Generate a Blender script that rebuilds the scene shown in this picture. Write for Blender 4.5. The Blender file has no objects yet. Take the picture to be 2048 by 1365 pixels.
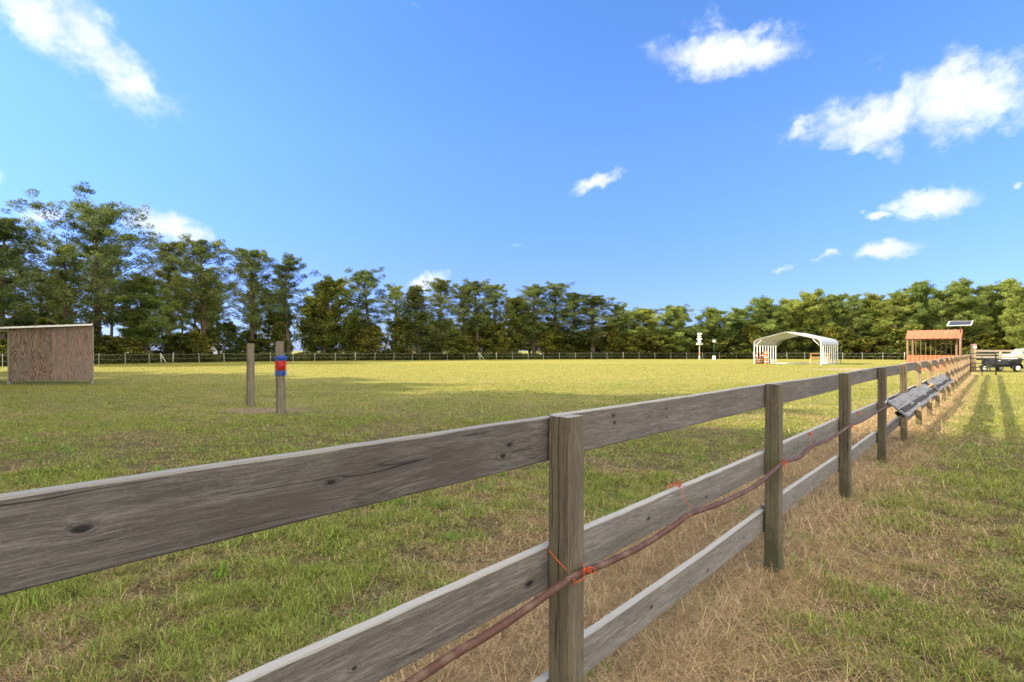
import bpy, math, random
import numpy as np
from mathutils import Vector, Matrix

# ------------------------------------------------------------------ camera
S = bpy.context.scene
COL = S.collection
F = 1050.0; CX = 1024.0; HY = 702.0; HC = 1.494
def R(a): return math.radians(a)

cd = bpy.data.cameras.new('camera'); cam = bpy.data.objects.new('camera', cd); COL.objects.link(cam)
cd.sensor_width = 36; cd.lens = 36 * F / 2048; cd.shift_y = 19.5 / 2048
cd.clip_start = 0.05; cd.clip_end = 6000
cam.location = (0, 0, HC); cam.rotation_euler = (R(90), 0, 0)
S.camera = cam

SUN_EL = 32.0
S.view_settings.view_transform = 'Standard'; S.view_settings.look = 'None'
S.view_settings.gamma = 1; S.view_settings.exposure = 1.3

# ------------------------------------------------------------------ node helper
class NT:
    def __init__(s, tree): s.t = tree
    def n(s, typ, **kw):
        nd = s.t.nodes.new(typ)
        for k, v in kw.items(): setattr(nd, k, v)
        return nd
    def put(s, sock, v):
        if hasattr(v, 'is_output') or isinstance(v, bpy.types.NodeSocket): s.t.links.new(v, sock)
        elif v is not None: sock.default_value = v
    def math(s, op, a, b=None, c=None, clamp=False):
        nd = s.n('ShaderNodeMath', operation=op, use_clamp=clamp)
        for i, v in enumerate((a, b, c)):
            if v is not None: s.put(nd.inputs[i], v)
        return nd.outputs[0]
    def vmath(s, op, a, b=None, scale=None):
        nd = s.n('ShaderNodeVectorMath', operation=op)
        s.put(nd.inputs[0], a)
        if b is not None: s.put(nd.inputs[1], b)
        if scale is not None: s.put(nd.inputs['Scale'], scale)
        return nd.outputs['Value'] if op in ('LENGTH', 'DISTANCE', 'DOT_PRODUCT') else nd.outputs[0]
    def noise(s, vec, scale, detail=4, rough=.55, dist=0.0, out='Fac'):
        nd = s.n('ShaderNodeTexNoise'); nd.inputs['Scale'].default_value = scale
        nd.inputs['Detail'].default_value = detail; nd.inputs['Roughness'].default_value = rough
        nd.inputs['Distortion'].default_value = dist
        s.put(nd.inputs['Vector'], vec); return nd.outputs[out]
    def maprange(s, v, a, b, c=0.0, d=1.0, smooth=False):
        nd = s.n('ShaderNodeMapRange'); nd.clamp = True
        if smooth: nd.interpolation_type = 'SMOOTHSTEP'
        for i, x in zip(range(5), (v, a, b, c, d)): s.put(nd.inputs[i], x)
        return nd.outputs[0]
    def mix(s, f, a, b, mode='MIX'):
        nd = s.n('ShaderNodeMix', data_type='RGBA', blend_type=mode)
        s.put(nd.inputs[0], f); s.put(nd.inputs[6], rgba(a)); s.put(nd.inputs[7], rgba(b))
        return nd.outputs[2]
    def ramp(s, f, stops):
        nd = s.n('ShaderNodeValToRGB'); cr = nd.color_ramp
        while len(cr.elements) < len(stops): cr.elements.new(.5)
        for e, (p, c) in zip(cr.elements, stops): e.position = p; e.color = rgba(c)
        s.put(nd.inputs[0], f); return nd.outputs[0]
    def mapping(s, vec, loc=(0,0,0), rot=(0,0,0), scale=(1,1,1), typ='POINT'):
        nd = s.n('ShaderNodeMapping', vector_type=typ)
        s.put(nd.inputs[0], vec); nd.inputs['Location'].default_value = loc
        nd.inputs['Rotation'].default_value = rot; nd.inputs['Scale'].default_value = scale
        return nd.outputs[0]
    def bump(s, h, strength=.5, dist=.01, normal=None):
        nd = s.n('ShaderNodeBump'); nd.inputs['Strength'].default_value = strength
        nd.inputs['Distance'].default_value = dist; s.put(nd.inputs['Height'], h)
        if normal is not None: s.put(nd.inputs['Normal'], normal)
        return nd.outputs[0]
def rgba(c):
    if isinstance(c, (tuple, list)) and len(c) == 3: return (*c, 1)
    return c

# ------------------------------------------------------------------ world: sky and clouds
SKY_STRENGTH = 0.105
w = bpy.data.worlds.new('World'); S.world = w; w.use_nodes = True
wt = NT(w.node_tree); w.node_tree.nodes.clear()
sky = wt.n('ShaderNodeTexSky', sky_type='NISHITA'); sky.sun_disc = False
sky.sun_elevation = R(SUN_EL); sky.sun_rotation = R(270)
sky.air_density = 1.0; sky.dust_density = 0.3; sky.ozone_density = 2.0
tc = wt.n('ShaderNodeTexCoord')
sep = wt.n('ShaderNodeSeparateXYZ'); wt.put(sep.inputs[0], tc.outputs['Generated'])
az = wt.math('ARCTAN2', sep.outputs[0], sep.outputs[1])
el = wt.math('ARCSINE', sep.outputs[2])
cb = wt.n('ShaderNodeCombineXYZ'); wt.put(cb.inputs[0], az); wt.put(cb.inputs[1], el)
P = cb.outputs[0]
n1 = wt.noise(P, 7, 5, .6, out='Color'); n2 = wt.noise(P, 34, 6, .62, out='Color')
d1 = wt.vmath('SCALE', wt.vmath('SUBTRACT', n1, (.5,.5,.5)), scale=.16)
d2 = wt.vmath('SCALE', wt.vmath('SUBTRACT', n2, (.5,.5,.5)), scale=.035)
PD = wt.vmath('ADD', wt.vmath('ADD', P, d1), d2)
PD2 = wt.vmath('ADD', wt.vmath('ADD', P, wt.vmath('SCALE', d1, scale=.25)), wt.vmath('SCALE', d2, scale=1.2))
def ang(x, y):
    t = (x - CX) / F
    return math.atan(t), math.atan((HY - y) / F / math.sqrt(1 + t*t))
CL = [  # x, y, half width, half height (photo px), rotation, weight, big
    (200, 80, 215, 75, -42, .88, 1), (50, 0, 190, 65, -8, .9, 1), (275, 150, 75, 42, -30, .9, 1),
    (245, 232, 60, 14, 0, .35, 0), (1445, 108, 165, 40, -6, 1.1, 0), (1400, 30, 60, 30, -20, .5, 1), (1530, 90, 60, 28, 0, .9, 0),
    (1740, 226, 195, 46, 10, 1.0, 1), (1950, 190, 165, 64, 5, 1.05, 1), (1600, 258, 45, 20, 30, .8, 0),
    (1190, 362, 72, 15, 20, .85, 0), (1740, 125, 50, 14, 0, .35, 0),
    (1862, 405, 98, 32, 0, 1.2, 0), (1758, 430, 30, 13, 0, .9, 0), (1772, 500, 70, 24, 0, 1.1, 0),
    (1655, 513, 34, 9, 5, .55, 0), (1566, 545, 26, 11, 0, .75, 0), (325, 455, 105, 34, -5, 1.0, 0), (90, 428, 62, 20, 8, .8, 0),
    (855, 568, 50, 22, 20, .9, 0), (0, 340, 24, 24, 0, .6, 0), (2045, 368, 20, 12, 0, .8, 0), (1040, 490, 30, 5, 0, .35, 0),
    (75, 352, 30, 10, 10, .3, 0), (840, 8, 120, 14, 0, .22, 0),
]
dens = None
for (x, y, rx, ry, rot, wgt, big) in CL:
    a, e = ang(x, y)
    t = (x - CX) / F
    sx = rx / F / (1 + t*t); sy = ry / F / math.sqrt(1 + t*t)
    q = wt.mapping(PD if big else PD2, (a, e, 0), (0, 0, R(rot)), (sx, sy, 1), 'TEXTURE')
    l = wt.vmath('LENGTH', q)
    m = wt.math('MULTIPLY', wt.maprange(l, 1.35, .15, 0, 1), wgt)
    dens = m if dens is None else wt.math('MAXIMUM', dens, m)
fb = wt.noise(wt.mapping(P, scale=(1, 1.5, 1)), 16, 9, .63)
fb = wt.math('MULTIPLY', wt.math('SUBTRACT', fb, .52), 1.3)
al = wt.math('ADD', dens, wt.math('MULTIPLY', fb, wt.maprange(dens, 0, .3)))
alpha = wt.maprange(al, .17, .98, 0, 1, True)
alpha = wt.math('MULTIPLY', alpha, .93)
shade = wt.maprange(wt.noise(P, 11, 4, .5), .35, .65, .84, 1.0)
hs = wt.n('ShaderNodeHueSaturation'); hs.inputs['Saturation'].default_value = 1.0
wt.put(hs.inputs['Color'], sky.outputs[0])
skc = wt.mix(1.0, hs.outputs[0], (.70, .82, 1.17), 'MULTIPLY')
skc = wt.mix(1.0, skc, wt.ramp(sep.outputs[2], [(0,(.44,.52,.80)),(.14,(.62,.67,.93)),(.23,(.70,.81,1.0)),(.354,(.83,.97,1.02)),(.56,(.84,1.08,1.10))]), 'MULTIPLY')
wt.skc = skc
cl = wt.vmath('SCALE', (4.6, 4.85, 5.4), scale=shade)
colr = wt.mix(alpha, skc, cl)
# unseen bright warm clouds added behind the viewpoint as fill light
bk = wt.vmath('DOT_PRODUCT', tc.outputs['Generated'], (0.0, -.82, .57))
bn = wt.noise(tc.outputs['Generated'], 2.6, 7, .6)
bm = wt.math('MULTIPLY', wt.maprange(bk, -.02, .28, 0, 1, True), wt.maprange(bn, .38, .52, 0, 1, True))
bm = wt.math('MULTIPLY', bm, wt.maprange(sep.outputs[1], .32, .12, 0, 1))
colr = wt.mix(bm, colr, wt.vmath('SCALE', (1.0, .93, .80), scale=wt.maprange(bn, .4, .7, 13, 21)))
bg = wt.n('ShaderNodeBackground'); bg.inputs['Strength'].default_value = SKY_STRENGTH
wt.put(bg.inputs['Color'], colr)
wo = wt.n('ShaderNodeOutputWorld'); wt.put(wo.inputs[0], bg.outputs[0])

# ------------------------------------------------------------------ sun (light travels towards +X)
sd = bpy.data.lights.new('sun', 'SUN'); sd.energy = 5.0; sd.angle = R(.6); sd.color = (1.0, .86, .64)
so = bpy.data.objects.new('sun', sd); COL.objects.link(so); so.location = (-30, 0, 40)
ldir = Vector((math.cos(R(SUN_EL)), 0.0, -math.sin(R(SUN_EL))))
so.rotation_euler = ldir.to_track_quat('-Z', 'Y').to_euler()

# ------------------------------------------------------------------ object helpers
def tag(o, label=None, cat=None, group=None, kind=None):
    if label: o['label'] = label
    if cat: o['category'] = cat
    if group: o['group'] = group
    if kind: o['kind'] = kind
    return o
def thing(name, label, cat, loc=(0,0,0), rz=0.0, group=None):
    o = bpy.data.objects.new(name, None); COL.objects.link(o)
    o.empty_display_size = .2; o.location = loc; o.rotation_euler = (0, 0, rz)
    return tag(o, label, cat, group)
class MB:
    def __init__(s): s.v = []; s.f = []; s.sm = []
    def add(s, vs, fs, smooth=False):
        b = len(s.v); s.v += [tuple(p) for p in vs]
        for f in fs: s.f.append(tuple(i + b for i in f)); s.sm.append(smooth)
    def box(s, c, size, rot=None, bev=0.0):
        x, y, z = (size[0]/2, size[1]/2, size[2]/2)
        M = rot if rot is not None else Matrix.Identity(3)
        if bev <= 0:
            vs = [Vector((a*x, b*y, d*z)) for a in (-1,1) for b in (-1,1) for d in (-1,1)]
            fs = [(0,1,3,2),(4,6,7,5),(0,4,5,1),(2,3,7,6),(0,2,6,4),(1,5,7,3)]
        else:
            b = bev
            sec = [(-x+b,-y),(x-b,-y),(x,-y+b),(x,y-b),(x-b,y),(-x+b,y),(-x,y-b),(-x,-y+b)]
            sec2 = [(p*(x-b)/x, q*(y-b)/y) for p, q in sec]
            vs = []
            for zz, sc in ((-z, sec2), (-z+b, sec), (z-b, sec), (z, sec2)):
                vs += [Vector((p, q, zz)) for p, q in sc]
            fs = [tuple(range(7,-1,-1)), tuple(range(24,32))]
            for k in range(3):
                for i in range(8):
                    j = (i+1) % 8; fs.append((k*8+i, k*8+j, k*8+8+j, k*8+8+i))
        C = Vector(c)
        s.add([C + M @ p for p in vs], fs)
    def tube(s, pts, rad, n=8, cap=True, smooth=True):
        pts = [Vector(p) for p in pts]; m = len(pts)
        if not hasattr(rad, '__len__'): rad = [rad]*m
        up = Vector((0,0,1)); vs = []
        prev = None
        for i, p in enumerate(pts):
            d = (pts[min(i+1,m-1)] - pts[max(i-1,0)]).normalized()
            if prev is None:
                a = d.cross(up if abs(d.z) < .95 else Vector((1,0,0))).normalized()
            else: a = (prev - d*prev.dot(d)).normalized()
            prev = a; b = d.cross(a)
            for k in range(n):
                t = 2*math.pi*k/n; vs.append(p + (a*math.cos(t) + b*math.sin(t))*rad[i])
        fs = [(i*n+k, i*n+(k+1)%n, (i+1)*n+(k+1)%n, (i+1)*n+k) for i in range(m-1) for k in range(n)]
        s.add(vs, fs, smooth)
        if cap:
            b = len(s.v) - len(vs)
            s.f.append(tuple(b + k for k in range(n-1,-1,-1))); s.sm.append(False)
            s.f.append(tuple(b + (m-1)*n + k for k in range(n))); s.sm.append(False)
    def build(s, name, mat, parent=None, loc=None, rz=None, merge=False):
        me = bpy.data.meshes.new(name); me.from_pydata(s.v, [], s.f)
        me.polygons.foreach_set('use_smooth', s.sm); me.update()
        if mat: me.materials.append(mat)
        o = bpy.data.objects.new(name, me); COL.objects.link(o)
        if parent: o.parent = parent
        if loc is not None: o.location = loc
        if rz is not None: o.rotation_euler = (0, 0, rz)
        return o
def npmesh(name, V, Fc, mat, smooth=False, attr=None, parent=None):
    """V (n,3); Fc (m,k) all same size"""
    me = bpy.data.meshes.new(name); n, m, k = len(V), len(Fc), Fc.shape[1]
    me.vertices.add(n); me.vertices.foreach_set('co', np.ascontiguousarray(V, dtype=np.float32).ravel())
    me.loops.add(m*k); me.loops.foreach_set('vertex_index', np.ascontiguousarray(Fc, dtype=np.int32).ravel())
    me.polygons.add(m); me.polygons.foreach_set('loop_start', np.arange(0, m*k, k, dtype=np.int32))
    me.update(calc_edges=True)
    if smooth: me.polygons.foreach_set('use_smooth', np.ones(m, dtype=bool))
    if attr is not None:
        a = me.attributes.new('tint', 'FLOAT_COLOR', 'POINT')
        c = np.ones((n, 4), dtype=np.float32); c[:, :attr.shape[1]] = attr
        a.data.foreach_set('color', c.ravel())
    if mat: me.materials.append(mat)
    o = bpy.data.objects.new(name, me); COL.objects.link(o)
    if parent: o.parent = parent
    return o

# value noise in numpy
def vnoise(x, y, seed=0):
    xi = np.floor(x).astype(np.int64); yi = np.floor(y).astype(np.int64)
    fx = x - xi; fy = y - yi; fx = fx*fx*(3-2*fx); fy = fy*fy*(3-2*fy)
    def h(a, b):
        n = (a*374761393 + b*668265263 + seed*69069) & 0xffffffff
        n = ((n ^ (n >> 13)) * 1274126177) & 0xffffffff
        return ((n ^ (n >> 16)) & 0xffff) / 65535.0
    return (h(xi,yi)*(1-fx) + h(xi+1,yi)*fx)*(1-fy) + (h(xi,yi+1)*(1-fx) + h(xi+1,yi+1)*fx)*fy
def fbm(x, y, o=4, seed=0):
    s = 0; a = .5; t = 0
    for i in range(o): s = s + a*vnoise(x*2**i, y*2**i, seed+i*7); t += a; a *= .5
    return s/t

# ------------------------------------------------------------------ fence frame
FA = math.atan(964/F)                               # fence azimuth from +Y
SA, CA = math.sin(FA), math.cos(FA)
UX, UY = SA, CA                                     # along the fence
NX, NY = CA, -SA                                    # towards the camera side
X0 = -1.476
Z1 = 1.812; DZ = 1.70                               # depth of the first visible post, spacing in depth
SP = DZ/CA
def fpos(Z, d=0.0):                                  # point on the fence line at depth Z of the line, offset d
    return (X0 + Z*SA/CA + NX*d, Z + NY*d)
def fence_px(px, py, d):                            # pixel on the vertical plane parallel to the fence at offset d
    t = (px - CX)/F
    ox = X0 + d/CA                                   # X = ox + tan(a) Z
    Z = -ox/(SA/CA - t) if abs(SA/CA - t) > 1e-6 else 1e3
    return Vector((t*Z, Z, HC - (py - HY)/F*Z))
def gpx(px, py):                                    # pixel on the ground
    Z = F*HC/(py - HY); return ((px-CX)/F*Z, Z)
def X_at(px, Y): return (px - CX)/F*Y
def Z_at(py, Y): return HC - (py - HY)/F*Y
def perp(x, y): return (x - X0)*NX + y*NY           # signed distance from the fence, camera side positive

# ------------------------------------------------------------------ materials
def new_mat(name):
    m = bpy.data.materials.new(name); m.use_nodes = True; m.node_tree.nodes.clear()
    t = NT(m.node_tree); out = t.n('ShaderNodeOutputMaterial'); b = t.n('ShaderNodeBsdfPrincipled')
    t.put(out.inputs[0], b.outputs[0]); t.out = out
    return m, t, b
def plain(name, c, rough=.6, metal=0.0, var=.12, scale=6.0, dirt=None, spec=.4):
    m, t, b = new_mat(name)
    tc = t.n('ShaderNodeTexCoord').outputs['Object']
    n = t.noise(tc, scale, 5, .6)
    c0 = tuple(x*(1-var) for x in c); c1 = tuple(min(1, x*(1+var)) for x in c)
    col = t.mix(n, c0, c1)
    if dirt:
        n2 = t.noise(tc, scale*.6, 6, .7)
        col = t.mix(t.maprange(n2, .5, .7), col, dirt)
    t.put(b.inputs['Base Color'], col); b.inputs['Roughness'].default_value = rough
    b.inputs['Metallic'].default_value = metal
    b.inputs['Specular IOR Level'].default_value = spec
    t.put(b.inputs['Normal'], t.bump(n, .2, .004))
    return m
def wood(name, dark, mid, light, axis='x', knots=(), gs=1.0, stain=None, patch=.5, top_lift=0.0, crack=False):
    """weathered timber, grain along the object's local axis"""
    m, t, b = new_mat(name)
    oi = t.n('ShaderNodeObjectInfo')
    tc = t.n('ShaderNodeTexCoord').outputs['Object']
    if axis == 'z': base = t.mapping(tc, rot=(0, R(90), 0))
    else: base = tc
    off = t.vmath('SCALE', (7.3, 3.1, 5.7), scale=t.math('MULTIPLY', oi.outputs['Random'], 37.0))
    vec = base
    kd = None
    if knots:
        for (kx, kz, kr) in knots:
            q = t.mapping(base, (kx - .06, 0, kz), (0,0,0), (kr*1.5, 1.0, kr*.8), 'TEXTURE')
            sp = t.n('ShaderNodeSeparateXYZ'); t.put(sp.inputs[0], q)
            cb_ = t.n('ShaderNodeCombineXYZ'); t.put(cb_.inputs[0], sp.outputs[0]); t.put(cb_.inputs[1], sp.outputs[2])
            l = t.vmath('LENGTH', cb_.outputs[0])
            kd = l if kd is None else t.math('MINIMUM', kd, l)
    vor = t.n('ShaderNodeTexVoronoi'); vor.inputs['Scale'].default_value = 1.0
    t.put(vor.inputs['Vector'], t.mapping(t.vmath('ADD', base, off), scale=(1.35, 3.2, 4.2)))
    vd = t.math('MULTIPLY', vor.outputs['Distance'], 11.0)
    kd = t.math('MINIMUM', kd, vd) if kd is not None else vd
    bulge = t.math('DIVIDE', 1.0, t.math('ADD', 1.0, t.math('POWER', kd, 3.0)))
    v2 = t.vmath('ADD', base, off)
    dn = t.noise(t.mapping(v2, scale=(1.6, 6, 6)), 1.2, 2, .5, out='Color')
    v2 = t.vmath('ADD', v2, t.vmath('SCALE', t.vmath('SUBTRACT', dn, (.5,.5,.5)), scale=.022))
    cz = t.n('ShaderNodeCombineXYZ'); t.put(cz.inputs[2], t.math('MULTIPLY', bulge, .014)); t.put(cz.inputs[1], t.math('MULTIPLY', bulge, .01))
    v3 = t.vmath('ADD', v2, cz.outputs[0])
    g1 = t.noise(t.mapping(v3, scale=(2.6*gs, 60*gs, 60*gs)), 1.0, 6, .7)
    g2 = t.noise(t.mapping(v3, scale=(16*gs, 260*gs, 260*gs)), 1.0, 3, .7)
    p1 = t.noise(t.mapping(v2, scale=(2.2, 9, 9)), 1.0, 4, .6)
    g = t.math('ADD', t.math('MULTIPLY', g1, .45), t.math('MULTIPLY', g2, .55))
    col = t.ramp(g, [(.30, dark), (.5, mid), (.70, light)])
    sp0 = t.noise(v2, 140, 3, .7)
    col = t.mix(t.maprange(sp0, .5, .75, 0, .35), col, light)
    li = t.noise(v2, 7, 5, .7)
    col = t.mix(t.maprange(li, .56, .74, 0, .4), col, (.13,.135,.085))
    pf = t.maprange(p1, .38, .64)
    col = t.mix(t.math('MULTIPLY', pf, patch), col, t.mix(.5, col, dark))
    if stain:
        st = t.noise(t.mapping(v2, scale=(1.5, 5, 5)), 1.4, 4, .6)
        col = t.mix(t.maprange(st, .5, .72, 0, .75), col, stain)
    kn = t.maprange(t.math('ADD', kd, t.math('MULTIPLY', t.math('SUBTRACT', g1, .5), 1.2)), .75, .35)
    ring = t.maprange(t.math('ABSOLUTE', t.math('SUBTRACT', kd, 1.0)),   .0, .25, .28, 0)
    col = t.mix(t.math('MAXIMUM', t.math('MULTIPLY', kn, .93), ring), col, tuple(x*.25 for x in dark))
    h = t.math('SUBTRACT', g, t.math('MULTIPLY', kn, .6))
    if crack:
        ck = t.noise(t.mapping(v3, scale=(.7, 26, 26)), 1.0, 2, .5)
        ckm = t.maprange(t.math('ABSOLUTE', t.math('SUBTRACT', ck, .5)), .0, .012, 1, 0)
        ckm = t.math('MULTIPLY', ckm, t.maprange(p1, .42, .55))
        col = t.mix(ckm, col, (.012, .011, .01)); h = t.math('SUBTRACT', h, ckm)
    # paler colour on upward faces
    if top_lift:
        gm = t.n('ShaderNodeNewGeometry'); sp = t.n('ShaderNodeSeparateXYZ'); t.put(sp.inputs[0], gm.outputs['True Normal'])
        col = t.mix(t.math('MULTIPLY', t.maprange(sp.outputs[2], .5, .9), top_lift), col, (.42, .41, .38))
    t.put(b.inputs['Base Color'], col); b.inputs['Roughness'].default_value = .85
    b.inputs['Specular IOR Level'].default_value = .25
    t.put(b.inputs['Normal'], t.bump(h, .55, .004))
    return m

GREYW = dict(dark=(.034,.029,.025), mid=(.105,.094,.084), light=(.23,.21,.19))
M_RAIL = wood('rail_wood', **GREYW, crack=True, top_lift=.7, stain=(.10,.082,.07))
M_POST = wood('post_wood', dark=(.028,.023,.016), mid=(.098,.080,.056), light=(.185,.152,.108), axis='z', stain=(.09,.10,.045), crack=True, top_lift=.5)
M_POST_LIT = wood('sunlit_post_wood', dark=(.10,.075,.045), mid=(.26,.19,.115), light=(.40,.30,.19), axis='z', stain=(.2,.15,.08), crack=True, top_lift=.5)  # lighter copy of the post wood: warm sunlight on farther posts painted in
def post_marks(m, cx=.0, top=.5):
    t = NT(m.node_tree); b = [n for n in m.node_tree.nodes if n.type == 'BSDF_PRINCIPLED'][0]
    src = b.inputs['Base Color'].links[0].from_socket
    tc = t.n('ShaderNodeTexCoord').outputs['Object']; sp = t.n('ShaderNodeSeparateXYZ'); t.put(sp.inputs[0], tc)
    nz = t.noise(tc, 9, 4, .6)
    al = t.maprange(t.math('ADD', sp.outputs[2], t.math('MULTIPLY', t.math('SUBTRACT', nz, .5), .55)), .32, .18)
    col = t.mix(t.math('MULTIPLY', al, .7), src, (.045,.05,.022))
    oi = t.n('ShaderNodeObjectInfo').outputs['Random']
    wob = t.noise(t.mapping(tc, scale=(0,0,3.0)), 1.0, 4, .6)
    cen = t.math('ADD', t.math('MULTIPLY', t.math('SUBTRACT', oi, .5), .03), t.math('MULTIPLY', t.math('SUBTRACT', wob, .5), .022))
    for ax in (1,):
        d = t.math('ABSOLUTE', t.math('SUBTRACT', sp.outputs[ax], cen))
        w_ = t.math('MULTIPLY', t.maprange(sp.outputs[2], .35, .8), .0013)
        mk = t.maprange(t.math('SUBTRACT', d, w_), 0, .0008, 1, 0)
        mk = t.math('MULTIPLY', mk, t.maprange(sp.outputs[2], .35, .45))
        col = t.mix(mk, col, (.012,.01,.008))
    t.put(b.inputs['Base Color'], col)
post_marks(M_POST); post_marks(M_POST_LIT)
M_SLAB = wood('slab_wood', dark=(.07,.07,.072), mid=(.20,.20,.205), light=(.34,.34,.345), patch=.6, crack=True)
M_SLABEND = wood('slab_end_grain', dark=(.2,.1,.05), mid=(.42,.24,.12), light=(.5,.33,.2))
M_BARK = plain('bark_edge', (.03,.026,.024), .95, var=.5, scale=20)
M_OLDPOST = wood('old_post_wood', dark=(.06,.05,.036), mid=(.15,.125,.09), light=(.25,.21,.155), axis='z', crack=True, gs=.7, stain=(.09,.095,.055))
M_TAN = wood('tan_wood', dark=(.3,.2,.1), mid=(.5,.36,.2), light=(.62,.48,.3), axis='z')
M_TANX = wood('tan_rail_wood', dark=(.28,.22,.16), mid=(.48,.39,.3), light=(.6,.5,.4))
M_ORANGEW = wood('orange_wood', dark=(.5,.24,.08), mid=(.7,.38,.16), light=(.8,.5,.26))
M_BLACK = plain('black_steel', (.012,.013,.015), .45, var=.3)
M_GATE = plain('gate_steel', (.022,.025,.032), .5, var=.3)
M_GALV = plain('galvanised_steel', (.5,.51,.52), .4, .6)
M_WHITEM = plain('white_enamel', (.78,.78,.76), .4, var=.04)
M_HOSE = plain('hose_rubber', (.066,.026,.016), .65, var=.4, scale=22, dirt=(.13,.085,.055))
M_TWINE = plain('orange_twine', (.46,.075,.018), .7, var=.2, scale=80)
M_BLUE = plain('blue_bristle', (.025,.08,.36), .5, var=.25, scale=60)
M_RED = plain('red_bristle', (.40,.03,.025), .5, var=.3, scale=60)
M_FWIRE = plain('fence_tape', (.26,.26,.24), .6)
M_FPOST = plain('step_in_post', (.48,.46,.41), .7, dirt=(.3,.28,.22))
M_DPOST = plain('far_wood_post', (.3,.26,.2), .85, var=.3)

# ------------------------------------------------------------------ ground
def hgt(x, y):
    near = np.exp(-((x*x + y*y)/900.0))
    return ((fbm(x*1.3, y*1.3, 3, 3) - .5)*.05 + (fbm(x*.25, y*.25, 2, 9) - .5)*.08)*near
def straw_mask(x, y):
    p = perp(x, y)
    n = fbm(x*1.1, y*1.1, 4, 21)
    m = np.clip(1.45 - np.abs(p + .50)/(.78 + .9*(n-.5)), 0, 1)
    return np.clip(m*1.2, 0, 1)
def lin(a, b, s): return np.arange(a, b, s)
xs = np.concatenate([[-2500,-1200,-600,-300,-200,-140,-100,-75], lin(-60,-20,2.5), lin(-20,-8,.5), lin(-8,10,.12), lin(10,22,.4), lin(22,60,2), [65,80,100,140,200,300,600,1200,2500]])
ys = np.concatenate([[-600,-200,-80,-40,-20,-10,-5], lin(-2,9,.12), lin(9,22,.4), lin(22,60,2), [62,70,80,90,100,120,150,200,300,500,900,1500,3000]])
gx, gy = np.meshgrid(xs, ys); gz = hgt(gx, gy)
V = np.stack([gx.ravel(), gy.ravel(), gz.ravel()], 1)
nx, ny = len(xs), len(ys)
I = (np.arange(ny-1)[:,None]*nx + np.arange(nx-1)[None,:]).ravel()
Q = np.stack([I, I+1, I+1+nx, I+nx], 1)
m, t, b = new_mat('pasture_ground')
g = t.n('ShaderNodeNewGeometry').outputs['Position']
sp = t.n('ShaderNodeSeparateXYZ'); t.put(sp.inputs[0], g)
big = t.noise(g, .09, 4, .6); md = t.noise(g, .9, 5, .65); fine = t.noise(g, 22, 6, .75); ff = t.noise(g, 90, 4, .8)
mid2 = t.noise(g, 4.5, 5, .7)
green = t.mix(md, (.12,.145,.03), (.22,.235,.06))
yel = t.mix(mid2, (.32,.285,.07), (.42,.36,.10))
straw = t.mix(fine, (.24,.15,.07), (.62,.45,.24))
grass = t.mix(t.maprange(t.math('ADD', t.math('MULTIPLY', big, .5), t.math('MULTIPLY', md, .5)), .38, .62), green, yel)
dist = t.math('SQRT', t.math('ADD', t.math('MULTIPLY', sp.outputs[0], sp.outputs[0]), t.math('MULTIPLY', sp.outputs[1], sp.outputs[1])))
farf = t.maprange(dist, 10, 35)
bl = t.noise(t.mapping(g, scale=(.5,1,1)), .45, 6, .7)
grass = t.mix(t.maprange(bl, .45, .62, 0, .45), grass, (.10,.13,.03))
grass = t.mix(farf, grass, t.mix(.75, grass, t.mix(md, (.225,.235,.045), (.355,.31,.066))))
pf = t.math('ADD', t.math('MULTIPLY', t.math('SUBTRACT', sp.outputs[0], X0), NX), t.math('MULTIPLY', sp.outputs[1], NY))
sm_ = t.maprange(t.math('ABSOLUTE', t.math('ADD', t.math('ADD', pf, .45), t.math('MULTIPLY', t.math('SUBTRACT', md, .5), 1.3))), 1.25, .55)
pm = t.maprange(mid2, .50, .66, 0, .45)
grass_ = grass
col = t.mix(t.math('MULTIPLY', t.math('MAXIMUM', sm_, pm), t.maprange(dist, 30, 60, 1, .35)), grass, straw)
# short turf close by: dark thatch and soil show between the modelled blades
col = t.mix(t.maprange(dist, 9, 16, .8, 0), col, t.mix(fine, (.05,.034,.02), (.17,.12,.07)))
# bare soil where the posts stand and by the shelter
def spot(col, x, y, rx, ry, c):
    q = t.mapping(g, (x, y, 0), (0,0,0), (rx, ry, 1), 'TEXTURE')
    l = t.vmath('LENGTH', t.vmath('MULTIPLY', q, (1,1,0)))
    l = t.math('ADD', l, t.math('MULTIPLY', t.math('SUBTRACT', mid2, .5), 1.1))
    return t.mix(t.maprange(l, 1.0, .6), col, c)
col = spot(col, -6.1, 13.1, 1.25, .8, t.mix(fine, (.17,.115,.07), (.44,.33,.22)))
col = spot(col, -20.5, 23.0, 2.6, .55, (.14,.10,.06))
col = spot(col, 29.5, 41.5, 6.5, 4.5, t.mix(fine, (.34,.26,.17), (.5,.40,.28)))
col = t.mix(t.maprange(fine, .35, .6, .55, 0), col, t.mix(.75, col, (.03,.025,.012)))
col = t.mix(t.maprange(ff, .4, .65, .35, 0), col, (.05,.045,.02))
t.put(b.inputs['Base Color'], col); b.inputs['Roughness'].default_value = .95; b.inputs['Specular IOR Level'].default_value = .1
hh = t.math('ADD', t.math('MULTIPLY', fine, .6), t.math('MULTIPLY', ff, .4))
t.put(b.inputs['Normal'], t.bump(hh, .9, .03, t.bump(mid2, .6, .08)))
M_GROUND = m
tag(npmesh('ground', V, Q, m, smooth=True), 'short mown pasture grass', None, None, 'structure')

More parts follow.
